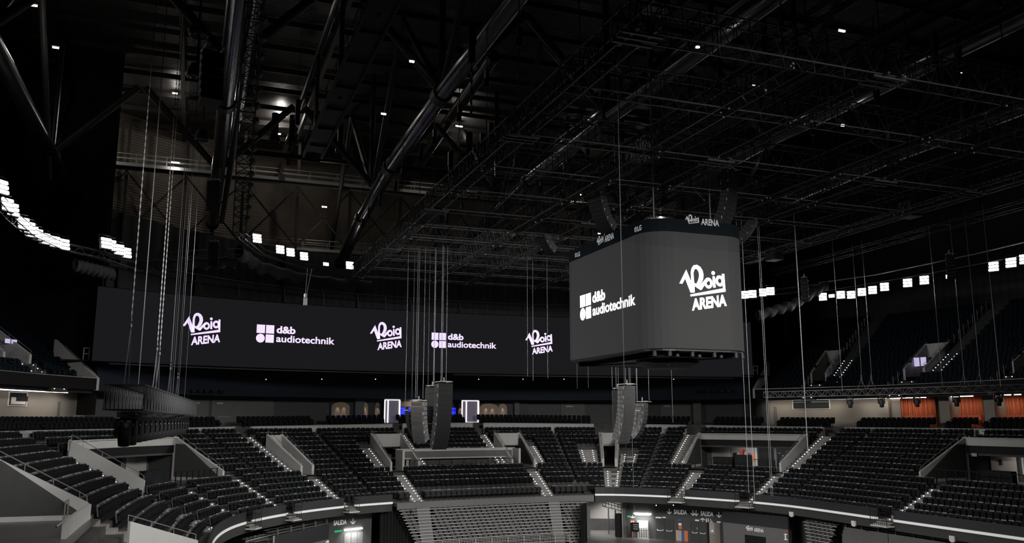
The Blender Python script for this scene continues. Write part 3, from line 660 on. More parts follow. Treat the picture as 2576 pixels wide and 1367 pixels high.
for i, (xa, xb) in enumerate(((475, 490), (545, 546), (677, 678))): pass
for i, (xa, xb) in enumerate(((458, 472), (896, 912), (1100, 1112), (1285, 1300), (1750, 1766))):
    a_, _ = onS(xa, 1030, 20.0); c_, _ = onS(xb, 1030, 20.0); q = MB(); q.slab([a_, c_], 19.6, 20.4, 10.9, 13.96); tag(q.build('trim_%d' % (i+6), 'panel'), kind='structure')
for i, (xa, xb, lab) in enumerate(((475, 512, 'left of the bar'), (546, 676, 'wide one left of the bar'), (1410, 1478, 'right of the bar'), (1665, 1740, 'far right of the cube chains'))):
    a_, _ = onS(xa, 1030, 20.35); c_, _ = onS(xb, 1030, 20.35); t = lthing('door', 'large dark grey closed service door panel, '+lab, 'door', (a_+c_)/2, 20.35, 11); lbox('door_leaf', 'panel', a_, c_, 10.9, 13.6, 20.38, 20.44, t); lbox('push_bar', 'galv', a_+.3, a_+.9, 11.9, 11.95, 20.32, 20.38, t)
    wall_mark(t, 'sign', 'pale', a_+.2, a_+.5, 13.2, 13.35, 20.3)
# bar with arched niches, blue glow lines and two white glowing frames
def us_(x, s=19.9): return onS(x, 1030, s)[0]
t = lthing('bar_front', 'dark bar lounge wall with arched niches at the centre above the parapet', 'bar', us_(1050), 20.3, 11); lbox('back_panel', 'fasc', us_(825), us_(1330), 10.9, 13.96, 20.2, 20.3, t)
for i, (xa, xb, arch) in enumerate(((833, 878, 1), (912, 930, 0), (944, 962, 1), (1153, 1163, 1), (1203, 1245, 1), (1252, 1278, 1))):
    a_, c_ = us_(xa), us_(xb); t = lthing('wall_niche', 'arched niche lit by small warm spots, %s along the bar' % ORD[i], 'niche', (a_+c_)/2, 19.9, 11.6); n = 10; pts = [(a_, 11.9), (c_, 11.9)]
    for k in range(n+1): q_ = PI*k/n; pts.append(((a_+c_)/2+(c_-a_)/2*math.cos(q_), 13.0+.6*math.sin(q_)))
    q = MB(); q.add([P(u, 20.15, z) for u, z in pts], [tuple(range(len(pts)))]); q.build('niche_back', 'warm', t)
    for f in ((.33, .67) if xb-xa > 35 else (.5,)):
        u = a_+(c_-a_)*f; p = P(u, 19.95, 13.35); sp = D.lights.new('niche_spot', 'SPOT'); sp.energy = 26; sp.spot_size = .8; sp.spot_blend = .5; sp.color = (1, .85, .65); sp.shadow_soft_size = .02
        so = D.objects.new('niche_spot', sp); COL.objects.link(so); so.location = p; so.rotation_euler = (Vector(P(u, 20.15, 12.0))-Vector(p)).to_track_quat('-Z', 'Y').to_euler()
    lbox('blue_glow_line', 'blue', a_, c_, 11.86, 11.93, 20.0, 20.12, t)
for i, (xa, xb, ya, yb) in enumerate(((1003, 1018, 1019, 1036), (1026, 1035, 1019, 1036), (1140, 1148, 1019, 1033))):
    a_, c_ = us_(xa), us_(xb); t = lthing('back_bar_shelf', 'blue backlit bottle shelf, %s of the bar' % ['left part', 'middle part', 'right part'][i], 'shelf', (a_+c_)/2, 19.95, 12); lbox('lower_glow', 'blue', a_, c_, 12.2, 12.7, 20.0, 20.15, t); lbox('upper_glow', 'blue', a_, c_, 12.78, 13.05, 20.0, 20.15, t); lbox('shelf_board', 'blk', a_, c_, 12.7, 12.78, 19.9, 20.15, t)
lbox_t = lthing('ceiling_band', 'warm lit band above the blue bar shelves', 'panel', us_(1020), 20, 13.2); lbox('warm_band', 'warm', us_(1000), us_(1140), 13.15, 13.75, 20.1, 20.18, lbox_t)
point('bar_glow', P(us_(1045), 19.5, 13.6), 25, .1)
for i, (xa, xm, xb) in enumerate(((966, 973, 1003), (1163, 1172, 1200))):
    a_, m_, c_ = us_(xa, 17.6), us_(xm, 17.6), us_(xb, 17.6); t = lthing('glowing_doorway', 'tall lilac panel in a glowing white frame, %s of two beside the bar' % ['left', 'right'][i], 'doorway', (a_+c_)/2, 17.6, 11.3)
    lbox('lilac_panel', 'lilp', a_, c_, 11.3, 13.85, 17.65, 17.7, t)
    zb = 11.3
    for (p_, r_) in ((a_-.05, a_+.06), (m_-.06, m_+.06), (c_-.07, c_+.07)): lbox('frame_side', 'frm', p_, r_, zb, 13.85, 17.55, 17.65, t)
    lbox('frame_head', 'frm', a_, c_, 13.78, 13.9, 17.55, 17.65, t)
    if i == 1: lbox('frame_sill', 'frm', m_, c_, 11.28, 11.38, 17.55, 17.65, t)
u = us_(960, 18.5); x, y = P(u, 18.5); t = thing('potted_plant', 'dark leafy plant beside the left glowing frame', 'plant', (x, y, 11.3)); q = MB(); q.lathe([(.15, 0), (.22, .4), (.2, .4)], (x, y, 11.3)); q.build('pot', 'blk', t); q = MB()
for k in range(120):
    a1 = random.uniform(0, 2*PI); r = random.uniform(0, .38); z = 11.7+random.uniform(0, 1.6); c0 = Vector((x+r*math.cos(a1), y+r*math.sin(a1), z)); d = Vector((random.uniform(-1, 1), random.uniform(-1, 1), random.uniform(-.3, 1))).normalized()*.2; e = d.cross(Vector((0, 0, 1)))*.4; q.add([c0, c0+d*.5+e, c0+d, c0+d*.5-e], [(0, 1, 2, 3)])
q.build('foliage', 'leaf', t)
# ================================================================== upper tier
UL, URR = (10, 59.3), (103.7, 150)
SL = .65; ZT = 14.3; ST = 16.9; UTR = .85; URI = UTR*SL; NR = 17
def usk(k): return ST+.25+UTR*k
def uzk(k): return ZT+URI*k
UH = dict(A=(107.2, 108.4, 3, 8), B=(112.7, 114.0, 3, 8), C=(120.4, 121.8, 3, 8), D=(55.6, 57.2, 3, 8))
UA = [(107.8, 1.0, 0, 3, 'below the first upper portal'), (108.9, .8, 3, 17, 'climbing past the first upper portal'), (113.2, 1.0, 0, 3, 'below the second upper portal'), (114.4, .8, 3, 17, 'climbing past the second upper portal'), (120.7, 1.0, 0, 3, 'below the third upper portal'), (122.2, .8, 3, 12, 'climbing past the third upper portal'), (57.0, 1.0, 0, 4, 'in the upper tier at the left edge')]
for nm_, (A, B) in (('left', UL), ('right', URR)):
    tb = MB()
    for k in range(NR):
        hg = sorted([(a, b) for a, b, k0, k1 in UH.values() if k0 <= k < k1])
        for a, b in blocks(k, hg, A, B): us = ur(a, b, 1.5); tb.strip(us, usk(k), usk(k+1), uzk(k), uzk(k)); tb.strip(us[::-1], usk(k), usk(k), uzk(k)-URI, uzk(k))
    tag(tb.build('upper_terrace', 'endf'), 'steep dark terrace of the upper seating tier on the '+nm_, 'grandstand')
sp = []; cuts = [(c-wd/2, c+wd/2, k0, k1) for c, wd, k0, k1, _ in UA]+list(UH.values())
for k in range(NR):
    g = sorted([(a-.1, b+.1) for a, b, k0, k1 in cuts if k0 <= k < k1])
    for A, B in ((48, 59.1), (104.0, 129)):
        sp += [q[:4] for q in row_spots(usk(k)+.35, uzk(k), blocks(k, g, A, B))]
stuff_seats('upper_seats', sp, ('seatb', 'seatb', 'blk', 'seatb'), 'blue black seats filling the dark upper tier', 'seats')
for c, wd, k0, k1, lab in UA:
    x, y = P(c, usk(k0)); t = thing('stairway', 'upper tier stairway '+lab, 'stairs', (x, y, uzk(k0)-URI)); m = MB(); o = wloc(t); rails = MB(); nl = 0
    for k in range(k0, k1):
        for h in (0, 1):
            s = usk(k)-.45+h*.425; z = uzk(k)-URI/2+h*URI/2+.01; m.slab([c-wd/2, c+wd/2], s, s+.46, z-URI/2-.03, z)
            if k < 8:
                for q in (-.3, .3):
                    if c > 100 and k > 7: continue
                    lo = lp.copy(); COL.objects.link(lo); lo.parent = t; p = P(c+q*wd, s-.015, z-.07); lo.location = (p[0]-o[0], p[1]-o[1], p[2]-o[2]); lo.rotation_euler = (0, 0, heading(c))
        if k % 1 == 0:
            uu_ = c-wd/2-.05; z = uzk(k); s = usk(k)+.1; hp = [P(uu_, s, z), P(uu_, s, z+1.0), P(uu_, s+.12, z+1.08), P(uu_, s+.32, z+.9), P(uu_, s+.25, z+.65), P(uu_, s, z+.55)]
            rl = MB(); rl.path(hp, .022); rl.build('hoop_rail', 'galv', t)
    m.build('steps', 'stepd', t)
for key, (a, b, k0, k1) in UH.items():
    nm = dict(A='small grey portal in the upper tier, left one right of the cube', B='grey portal with a lilac lit window in the upper tier', C='grey portal in the upper tier at the right edge', D='grey portal with a lilac screen in the upper tier at the left edge')[key]
    s0, s1 = usk(k0), usk(k1); x, y = P((a+b)/2, s0); fl = uzk(k0)-.1; t = thing('entrance_portal', nm, 'doorway', (x, y, fl))
    for u, th in ((a, .14), (b-.14, .14)):
        q = MB(); zz = lambda s: uzk(0)+SL*(s-usk(0))+.75
        A_ = [P(u, s0, fl-.3), P(u, s0, zz(s0)), P(u, s1, zz(s1)), P(u, s1, fl-.3)]; B_ = [P(u+th, s0, fl-.3), P(u+th, s0, zz(s0)), P(u+th, s1, zz(s1)), P(u+th, s1, fl-.3)]
        q.add(A_+B_, [(0, 1, 2, 3), (7, 6, 5, 4), (0, 4, 5, 1), (1, 5, 6, 2)]); q.build('side_wall', 'para', t)
        rail(t, [P(u+th/2, s0, zz(s0)+.3), P(u+th/2, s1, zz(s1)+.3)], [(P(u+th/2, s, zz(s)), zz(s)+.3) for s in (s0, (s0+s1)/2, s1)])
    q = MB(); q.slab([a, b], s1-.2, s1, fl+2.15, uzk(k1)+.7); q.build('head_wall', 'para', t); q = MB(); q.strip([a, b], s0, s1+1.5, fl, fl); q.build('portal_floor', 'floor', t); q = MB(); q.strip([b, a], s1+1.4, s1+1.4, fl, fl+2.6); q.build('back_wall', 'blk', t)
    if key in 'BD':
        xa, ya, xb, yb = (2297, 901, 2327, 921) if key == 'B' else (20, 853, 38, 866); sw = s0+1.6; (w0, z1_), (w1, z0_) = onS(xa, ya, sw), onS(xb, yb, sw); w0, w1 = min(w0, w1), max(w0, w1)
        q = MB(); q.slab([w0, (w0+w1)/2-.04], sw, sw+.05, z0_, z1_); q.slab([(w0+w1)/2+.04, w1], sw, sw+.05, z0_, z1_); q.build('lit_window', 'scrn', t)
    q = MB(); q.slab([a+.15, a+.2], s0+.6, s0+1.1, fl+1.5, fl+1.8); q.build('sign', 'blk', t)
for nm, (A, B) in (('left', UL), ('right', URR)):
    us = ur(max(A, 20), min(B, 140), 1.2); x, y = P(A if nm == 'right' else B, ST); t = thing('upper_fascia', 'dark smooth front of the upper tier on the %s, thin rail on top' % nm, 'balcony', (x, y, 13.9))
    q = MB(); q.slab(us, 16.75, 16.95, 14.05, 14.98); q.build('fascia_panel', 'upf', t); q = MB(); q.slab(us, 16.7, 17.0, 14.98, 15.03); q.build('coping', 'galv', t); q = MB(); q.strip(us, 16.8, 20.5, 14.05, 14.0); q.build('soffit', 'fasc', t)
    e = B if nm == 'left' else A; zz = lambda s: 15.0+SL*(s-16.8)
    t = thing('end_wall', 'sloping grey end wall closing the %s upper tier beside the ribbon screen' % nm, 'wall', P(e, 17, 14)); q = MB()
    d = .15 if nm == 'left' else -.15; F_ = lambda e_: [P(e_, 16.75, 14.0), P(e_, 16.75, 15.02), P(e_, 21.5, zz(21.5)+.3), P(e_, 21.5, 14.0)]
    q.add(F_(e)+F_(e+d), [(0, 1, 2, 3), (7, 6, 5, 4), (0, 4, 5, 1), (1, 5, 6, 2), (2, 6, 7, 3)]); q.build('wall_slab', 'para', t); rail(t, [P(e, 16.9, 15.35), P(e, 20.3, zz(20.3)+.5)], [(P(e, s, zz(s)), zz(s)+.35) for s in (17, 18.5, 20.2)])
# ================================================================== shell
q = MB(); q.strip(ur(UL[0], 60.2, 1.5)[::-1], 31.9, 31.9, 12, 47); tag(q.build('wall_left', 'cladside'), kind='structure')
q = MB(); q.strip(ur(103.0, 150, 1.5)[::-1], 31.9, 31.9, 12, 47); tag(q.build('wall_right', 'cladside'), kind='structure')
q = MB(); q.strip([60.2, 60.2001], 18.0, 31.9, 12, 47); 
for e, nm_ in ((60.3, 'wall_left_return'), (102.9, 'wall_right_return')): a0 = MB(); a0.add([P(e, 18.4, 12), P(e, 32, 12), P(e, 32, 47), P(e, 18.4, 47)], [(0, 1, 2, 3), (3, 2, 1, 0)]); tag(a0.build(nm_, 'cladside'), kind='structure')
q = MB(); q.strip(ur(60.2, 103.0, 1.2)[::-1], 18.4, 18.4, 13.9, 17.3); tag(q.build('wall_back_lower', 'endf'), kind='structure')
q = MB(); q.strip(ur(60.2, 103.0, 1.2)[::-1], 18.6, 18.6, 17.3, 30); tag(q.build('wall_back_middle', 'clad'), kind='structure')
q = MB(); q.strip(ur(60.4, 98, 1.5)[::-1], 31, 31, 17, 47); tag(q.build('wall_back_upper', 'brownw'), kind='structure')
q = MB(); q.strip(ur(98, 102.8, 1.2)[::-1], 31, 31, 17, 47); tag(q.build('wall_back_corner', 'clad'), kind='structure')
# ledge with posts above the ribbon screen
t = thing('ledge_rail', 'thin dark rail with leaning posts along the ledge above the ribbon screen', 'rail', P(80, 17.8, 25.3)); q = MB(); q.path([P(u, 17.9, 25.6) for u in ur(60.5, 102.5, 1.2)], .05)
for u in ur(61, 102, 2.6): q.rod(P(u, 17.9, 25.6), P(u, 17.4, 23.9), .05)
q.build('rail_bars', 'trussl', t)
q = MB()
for u in ur(61, 102.4, 5.2): q.slab([u-.05, u+.05], 18.3, 18.6, 17.3, 30)
q.slab(ur(60.3, 102.8, 1), 18.2, 18.6, 24.9, 25.1); tag(q.build('trim_30', 'blkm'), kind='structure')
# small dark spotlights on the end fascia
for i, xp in enumerate((655, 808, 945, 1198, 1304, 1423, 1697)):
    u, z = onS(xp, 955, 18.2); x, y = P(u, 18.1); t = thing('small_spotlight', 'tiny black spotlight on the dark band under the ribbon screen, %s from the left' % ORD[i], 'light', (x, y, z)); b = MB(); b.lathe([(0, .12), (.16, .12), (.18, -.12), (0, -.12)], (x, y, z), 8); b.build('housing', 'blk', t); b = MB(); b.box((x, y-.2, z), (.07, .03, .07)); b.build('lamp', 'steplt', t)
for i, xp in enumerate((515, 1795)):
    u, z = onS(xp, 985, 18.0); b = MB()
    for k in range(5): b.slab([u-1+.45*k, u-.7+.45*k], 17.9, 18.1, z-.15, z+.15)
    tag(b.build('fascia_fixture', 'blk'), 'row of small black boxes on the dark end band, %s one' % ['left', 'right'][i], 'fixture')
# ------------------------------------------------------------------ ribbon screen
SP = [(-7.8, 77.0), (-4.5, 78.6), (0, 80.4), (6.3, 82.1), (14, 83.4), (23.7, 84.0), (31, 83.9), (38.5, 83.3), (46, 82.3), (53, 81.3), (58.7, 80.0)]
SP = smooth_line(SP, 2); spa = np.array(SP); sl = np.concatenate([[0], np.cumsum(np.linalg.norm(np.diff(spa, axis=0), axis=1))])
x, y = SP[len(SP)//2]; t = thing('ribbon_screen', 'very wide curved dark display across the end of the arena', 'screen', (x, y, 16.35)); q = MB(); n = len(SP)
q.add([(a, b, 16.35) for a, b in SP]+[(a, b, 22.5) for a, b in SP], [(i, i+1, n+i+1, n+i) for i in range(n-1)]); scr = q.build('display', 'scr', t)
q = MB(); vs = []
for a, b in SP: vs += [(a, b+.02, 16.3), (a, b+.45, 16.3), (a, b+.45, 22.55), (a, b+.02, 22.55)]
fs = []
for i in range(n-1): c = 4*i; e = c+4; fs += [(c+1, e+1, e+2, c+2), (c+3, c+2, e+2, e+3), (c, e, e+1, c+1)]
q.add(vs, fs+[(0, 1, 2, 3), (4*n-1, 4*n-2, 4*n-3, 4*n-4)]); q.build('casing', 'blk', t)
def on_screen(xp, yp):
    d = sight(xp, yp)
    for i in range(n-1):
        a = Vector((*SP[i], 0)); b = Vector((*SP[i+1], 0)); e = b-a; den = d[0]*e.y-d[1]*e.x; tt = (a.x*e.y-a.y*e.x)/den; p = Vector((d[0]*tt, d[1]*tt, 0)); k = (p-a).dot(e)/e.dot(e)
        if 0 <= k <= 1: return Vector((p.x, p.y, EYE+d[2]*tt)), e.normalized()
LR, LD = logo_roig(), logo_db()
def curved(m, name, matname, parent, org, e, sc):
    x0, x1, _, _ = m.size(); mb = MB()
    # follow the curve of the screen: arc length from the logo's left edge
    a = org; k0 = None
    best = min(range(n), key=lambda i: (SP[i][0]-a.x)**2+(SP[i][1]-a.y)**2); L0 = np.interp(a.x, spa[:, 0], sl); vs = []
    for p in m.v: L = L0+p[0]*sc; X = float(np.interp(L, sl, spa[:, 0])); Y = float(np.interp(L, sl, spa[:, 1])); vs.append((X, Y-.05, a.z+p[1]*sc))
    mb.add(vs, m.f); return mb.build(name, matname, parent)
for (xl, yb, xr, kind) in ((456, 869, 553, 'r'), (644, 861, 842, 'd'), (929, 882, 1010, 'r'), (1085, 875, 1249, 'd'), (1321, 893, 1390, 'r')):
    a, e = on_screen(xl, yb); b2, _ = on_screen(xr, yb); w_ = (b2-a).length; m = LR if kind == 'r' else LD; x0, x1, y0, y1 = m.size(); sc = w_/(x1-x0)
    curved(m, 'logo' , 'lil', t, Vector((a.x, a.y, a.z)), e, sc)
# underside equipment along the screen's foot
for i, (a, b) in enumerate(((0.02, .47), (.5, .97))):
    q = MB(); 
    for k in range(40):
        L = sl[-1]*(a+(b-a)*k/40); X = float(np.interp(L, sl, spa[:, 0])); Y = float(np.interp(L, sl, spa[:, 1])); X2 = float(np.interp(L+sl[-1]*(b-a)/40, sl, spa[:, 0])); Y2 = float(np.interp(L+sl[-1]*(b-a)/40, sl, spa[:, 1]))
        q.rod((X, Y+.9, 16.45), (X2, Y2+.9, 16.45), .16+.03*math.sin(k), 6); q.rod((X, Y+.4, 16.2), (X2, Y2+.4, 16.2), .05, 4)
    tag(q.build('rolled_blind', 'roll'), 'grey rolled blind and pipe under the ribbon screen, %s half' % ['left', 'right'][i], 'blind')
# white ladder frames beside the screen ends
for i, (xa, xb, yt, yb, Y) in enumerate(((209, 223, 876, 905, 79.5), (1896, 1906, 921, 944, 80.5))):
    p = onY(xa, yb, Y); p2 = onY(xb, yb, Y); p3 = onY(xa, yt, Y); b = MB(); h = p3[2]-p[2]
    for q_ in (p, p2): b.rod(q_, (q_[0], q_[1], q_[2]+h), .05)
    for f in (.5, 1): b.rod((p[0], p[1], p[2]+h*f), (p2[0], p2[1], p2[2]+h*f), .05)
    tag(b.build('white_frame', 'para'), 'small white tubular frame at the %s end of the ribbon screen' % ['left', 'right'][i], 'frame')
    b = MB(); b.box((p[0], p[1]+1, p[2]-.1), (3.5, 3, .12)); tag(b.build('side_platform', 'blk'), 'dark platform at the %s end of the ribbon screen' % ['left', 'right'][i], 'platform')
# ================================================================== hanging cube
CX0, CX1, CY0, CY1, CZ0, CZ1 = 22.75, 29.3, 39.6, 51.3, 15.36, 21.78
def rrect(o=0, r=1.5, st=6):
    pts = []
    for (cx, cy, a0) in ((CX1-r, CY0+r, -PI/2), (CX1-r, CY1-r, 0), (CX0+r, CY1-r, PI/2), (CX0+r, CY0+r, PI)):
        for k in range(st+1): a = a0+PI/2*k/st; pts.append((cx+(r+o)*math.cos(a), cy+(r+o)*math.sin(a)))
    return pts
t = thing('hanging_cube', 'large four sided grey display cube hanging over the floor', 'screen', ((CX0+CX1)/2, (CY0+CY1)/2, CZ0))
R0 = rrect(); n = len(R0); q = MB()
def taper(p, k): return (p[0], p[1])
flat = MB(); rnds = [MB() for _ in range(4)]
for i in range(n):
    a, b = R0[i], R0[(i+1) % n]; long_ = math.hypot(a[0]-b[0], a[1]-b[1]) > 1.0
    (flat if long_ else rnds[i//7]).add([(a[0], a[1], CZ0), (b[0], b[1], CZ0), (b[0], b[1], CZ1), (a[0], a[1], CZ1)], [(0, 1, 2, 3)])
flat.build('display_faces', 'cub', t); [m_.build('display_corner', 'cubr', t) for m_ in rnds]
R1 = rrect(.02, 1.5); q = MB(); q.prism(R1, CZ1, CZ1+.72); q.build('header_band', 'hdr', t)
q = MB(); q.prism(rrect(-.15), CZ0-.12, CZ0-.02); q.prism(rrect(-1.2, .6), CZ0-.35, CZ0-.1); q.build('underside_frame', 'blkm', t)
q = MB(); q.lathe([(1.9, .0), (1.8, -.5), (1.2, -.75), (0, -.8)], (26.0, 43.5, CZ0-.1), 20); q.build('underside_dome', 'blkm', t)
for k in range(3): q = MB(); q.box((25.2+.5*k, 42.1, CZ0-.72), (.05, .05, .05)); q.build('red_indicator', 'red', t)
for k in range(9): q = MB(); xx = 23.3+.7*k; q.lathe([(.0, 0), (.10, 0), (.13, -.3), (0, -.32)], (xx, 39.9 if k % 2 else 40.3, CZ0-.1), 8); q.build('underside_lamp', 'blk', t)
def cubemark(m, face, name, matn, xl, yb, xr, out=.03):
    if face == 'R': a = onY(xl, yb, CY0); b = onY(xr, yb, CY0); right = (1, 0, 0)
    else: a = onX(xl, yb, CX0); b = onX(xr, yb, CX0); right = (0, -1, 0)
    x0, x1, y0, y1 = m.size(); sc = (Vector(b)-Vector(a)).length*abs(Vector(right).dot((Vector(b)-Vector(a)).normalized()))/(x1-x0)
    return mark_obj(m, name, matn, t, a, right, sc, out=out)
cubemark(LR, 'R', 'logo', 'wht', 1711, 782, 1828)
cubemark(LD, 'L', 'logo', 'wht', 1461, 807, 1601)
LW, LL = logo_roig(True), logo_lg()
cubemark(LW, 'R', 'header_logo', 'gry', 1723, 574, 1808, .05)
cubemark(LW, 'L', 'header_logo', 'gry', 1503, 630, 1547, .05)
cubemark(LL, 'L', 'header_logo', 'gry', 1598, 587, 1616, .05); cubemark(LL, 'L', 'header_logo', 'gry', 1448, 650, 1461, .05)
for k, (dx, dy) in enumerate(((1.5, 2), (5.3, 2), (1.5, 8.3), (5.3, 8.3))):
    q = MB(); q.rod((CX0+dx, CY0+dy, CZ1+1), (CX0+dx, CY0+dy, 33), .04); tag(q.build('hoist_cable', 'roped'), 'dark cable holding the hanging cube, '+['near left', 'near right', 'far left', 'far right'][k]+' corner', 'cable')
# ================================================================== floor level
q = MB(); q.add([(-20, -5, 0), (80, -5, 0), (80, 130, 0), (-20, 130, 0)], [(0, 1, 2, 3)]); tag(q.build('floor', 'floor'), kind='structure')
def fw(u): return 2.5
# wall under the right half with an opening into a bright service room
uo0, uo1 = 93.95, 96.75
q = MB(); q.strip(ur(90, uo0, .5)[::-1], 2.5, 2.5, 0, 3.65); q.strip(ur(uo1, 132, 1)[::-1], 2.5, 2.5, 0, 3.65); q.strip(ur(U0, 72.8, 1)[::-1], 2.5, 2.5, 0, 3.65); tag(q.build('wall_right_lower', 'wallg'), kind='structure')
t = thing('service_room', 'bright white service room seen through the tall opening beside the folded stand', 'room', P(95.4, 4, 0))
for nm, m_, pts in (('rear_wall', 'white', [P(92.5, 9, 1.2), P(99.5, 9, 1.2), P(99.5, 9, 4), P(92.5, 9, 4)]), ('rear_dado', 'panel', [P(92.5, 9, 0), P(99.5, 9, 0), P(99.5, 9, 1.2), P(92.5, 9, 1.2)]), ('room_side', 'white', [P(93.9, 2.5, 0), P(93.9, 9, 0), P(93.9, 9, 4), P(93.9, 2.5, 4)]), ('room_ceiling', 'white', [P(92.5, 2.6, 3.9), P(99.5, 2.6, 3.9), P(99.5, 9, 3.9), P(92.5, 9, 3.9)])):
    q = MB(); q.add(pts, [(0, 1, 2, 3), (3, 2, 1, 0)]); q.build(nm, m_, t)
q = MB(); q.slab([95.55, 95.6], 4.6, 6.9, 0, 2.6); q.slab([96.0, 96.05], 3.0, 5, 0, 2.5); q.build('dark_panel', 'panel', t)
q = MB(); q.slab([96.1, 96.6], 2.6, 2.8, 0, 2.3); q.build('black_doorway', 'blk', t)
q = MB()
for z in (3.0, 3.35, 3.6): q.rod(P(95.1, 3, z), P(96.7, 3, z-.6), .05)
for f in np.linspace(0, 1, 8): q.rod(P(95.1+1.6*f, 3, 3.0-.6*f), P(95.1+1.6*f, 3, 3.6-.6*f), .03)
q.build('leaning_ladder_truss', 'galv', t)
p = P(95.4, 6, 3.7); area('service_room_light', p, (p[0], p[1], 0), 3, 2, 260, (1, .97, .93))
t = thing('steel_portal_frame', 'grey steel frame round the tall service opening', 'frame', P(95.4, 2.4, 0)); q = MB(); q.slab([93.2, 93.95], 1.6, 2.3, 0, 3.6); q.build('jamb', 'panel', t); q = MB(); q.slab([96.7, 96.85], 2.2, 2.6, 0, 3.65); q.build('jamb', 'panel', t); q = MB(); q.slab([96.55, 96.7], 2.3, 2.5, 0, 3.65); q.build('truss_leg', 'galv', t)
def fmark(name, m_, a, b, z0, z1, parent=None, s=2.5, d=.05): q = MB(); q.slab(ur(a, b, 1), s-d, s-.004, z0, z1); return q.build(name, m_, parent)
def ftext(parent, txt, a, z, h, width, m_='sign', s=2.5, bold=.02, mk=None):
    m = mk or Mark(); 
    if txt: m.text(txt, 0, 0, h*1.35, width, bold)
    x0, y0 = P(a, s-.06); nx, ny = nrm(a+1); mb = MB(); m.place(mb, (x0, y0, z), (ny, -nx, 0), sc=1, out=0); return mb.build('lettering', m_, parent)
def arrow(x=0, y=0, h=.5, up=False):
    m = Mark(); sg = -1 if up else 1; m.stroke([(x, y+h/2), (x, y-h/2+.04)] if not up else [(x, y-h/2), (x, y+h/2-.04)], .07); m.stroke([(x-.24, y-sg*.02), (x, y-sg*h/2)], .08); m.stroke([(x+.24, y-sg*.02), (x, y-sg*h/2)], .08); return m
def exit_sign(label, u, z, arrows=(-1, 1), extra=False):
    t = thing('exit_lettering', label, 'sign', P(u, 2.45, z)); ftext(t, 'SALIDA', u-.68, z-.2, .42, 1.36)
    for a in arrows: ftext(t, None, u+a*1.1, z, .5, 1, mk=arrow())
    if extra:
        ftext(t, None, u-.5, z-.62, .4, 1, mk=arrow(up=True, h=.34)); m = Mark()
        for k in range(2): m.disc(k*.2, .16, .05, 12); m.quad(k*.2-.055, -.18, k*.2+.055, .1)
        m.disc(.48, -.08, .1, 16, ri=.07); m.disc(.45, .16, .04, 12); m.stroke([(.45, .12), (.47, -.02), (.6, -.04), (.66, -.16)], .04); ftext(t, None, u-.15, z-.62, .4, 1, mk=m)
        for a in (-1.05, 1.05): fmark('small_plate', 'sign', u+a-.18, u+a+.18, z-.75, z-.62, t)
exit_sign('white SALIDA exit lettering between two arrows over the left double doors', 101.75, 2.72)
exit_sign('white SALIDA exit lettering over the right doors with toilet symbols beneath', 104.25, 2.72, extra=True)
exit_sign('white SALIDA exit lettering with one arrow left of the folded stand', 69.95, 2.75, arrows=(1,))
def double_door(label, a, b, h=1.95):
    t = thing('double_door', label, 'door', P((a+b)/2, 2.45, 0)); m_ = (a+b)/2
    for p_, q_ in ((a, m_-.01), (m_+.01, b)):
        q = MB(); q.slab([p_, q_], 2.43, 2.48, 0, h); dl = q.build('door_leaf', 'doorg', t); rb = MB(); e = .12; rb.path([P(p_+e, 2.42, .95), P(p_+e+.05, 2.34, .85), P(q_-e-.05, 2.34, .85), P(q_-e, 2.42, .95)], .025); r = rb.build('push_bar', 'sign', t); 
    return t
double_door('dark grey double exit doors with white push bars, left pair', 99.4, 101.0)
t = double_door('dark grey double exit doors with toilet symbols, right pair', 102.6, 104.1); m = Mark()
for k in range(2): m.disc(k*.15, .13, .04, 10); m.quad(k*.15-.04, -.14, k*.15+.04, .08)
m.disc(.36, -.06, .08, 14, ri=.055); ftext(t, None, 102.85, 1.35, .3, 1, mk=m)
t = thing('door_opening', 'open doorway showing a pale lit corridor beside the tall grey box', 'doorway', P(104.9, 2.4, 0)); fmark('corridor_view', 'beige', 104.3, 105.4, 0, 1.95, t, d=.04); fmark('dark_jamb', 'blk', 104.2, 104.32, 0, 1.98, t, d=.1); fmark('corridor_panel', 'pale', 104.35, 104.85, .95, 1.95, t, d=.06); fmark('handle_light', 'steplt', 104.62, 104.66, 1.15, 1.2, t, d=.1)
t = thing('tube_lamp', 'bright tube lamp on the wall above the control panel', 'light', P(98.25, 2.3, 2.3)); fmark('tube', 'tubelt', 97.5, 99.0, 2.3, 2.42, t, d=.14); fmark('lamp_base', 'para', 97.6, 98.9, 2.2, 2.28, t, d=.1); area('tube_light_right', P(98.25, 1.9, 2.45), P(98.25, 2.6, .8), 1.5, .1, 60)
t = thing('tube_lamp', 'bright tube lamp under the exit lettering left of the folded stand', 'light', P(71.0, 2.3, 2.1)); fmark('tube', 'tubelt', 70.3, 71.9, 2.0, 2.12, t, d=.14); fmark('green_exit_plate', 'grn', 69.4, 70.1, 1.92, 2.1, t); area('tube_light_left', P(71.0, 1.9, 2.1), P(71, 2.6, .8), 1.5, .1, 60)
t = thing('green_exit_sign', 'small green arrow sign right of the service opening', 'sign', P(97.05, 2.4, 1.95)); fmark('plate', 'grn', 96.95, 97.2, 1.95, 2.15, t); m = arrow(h=.2); ftext(t, None, 97.4, 2.05, .2, 1, mk=m)
t = thing('fire_sign', 'red fire equipment sign right of the service opening', 'sign', P(97.4, 2.4, 1.4)); fmark('plate', 'red', 97.2, 97.55, 1.35, 1.68, t); fmark('symbol', 'sign', 97.27, 97.35, 1.42, 1.6, t, d=.07); fmark('symbol', 'sign', 97.41, 97.49, 1.42, 1.6, t, d=.07)
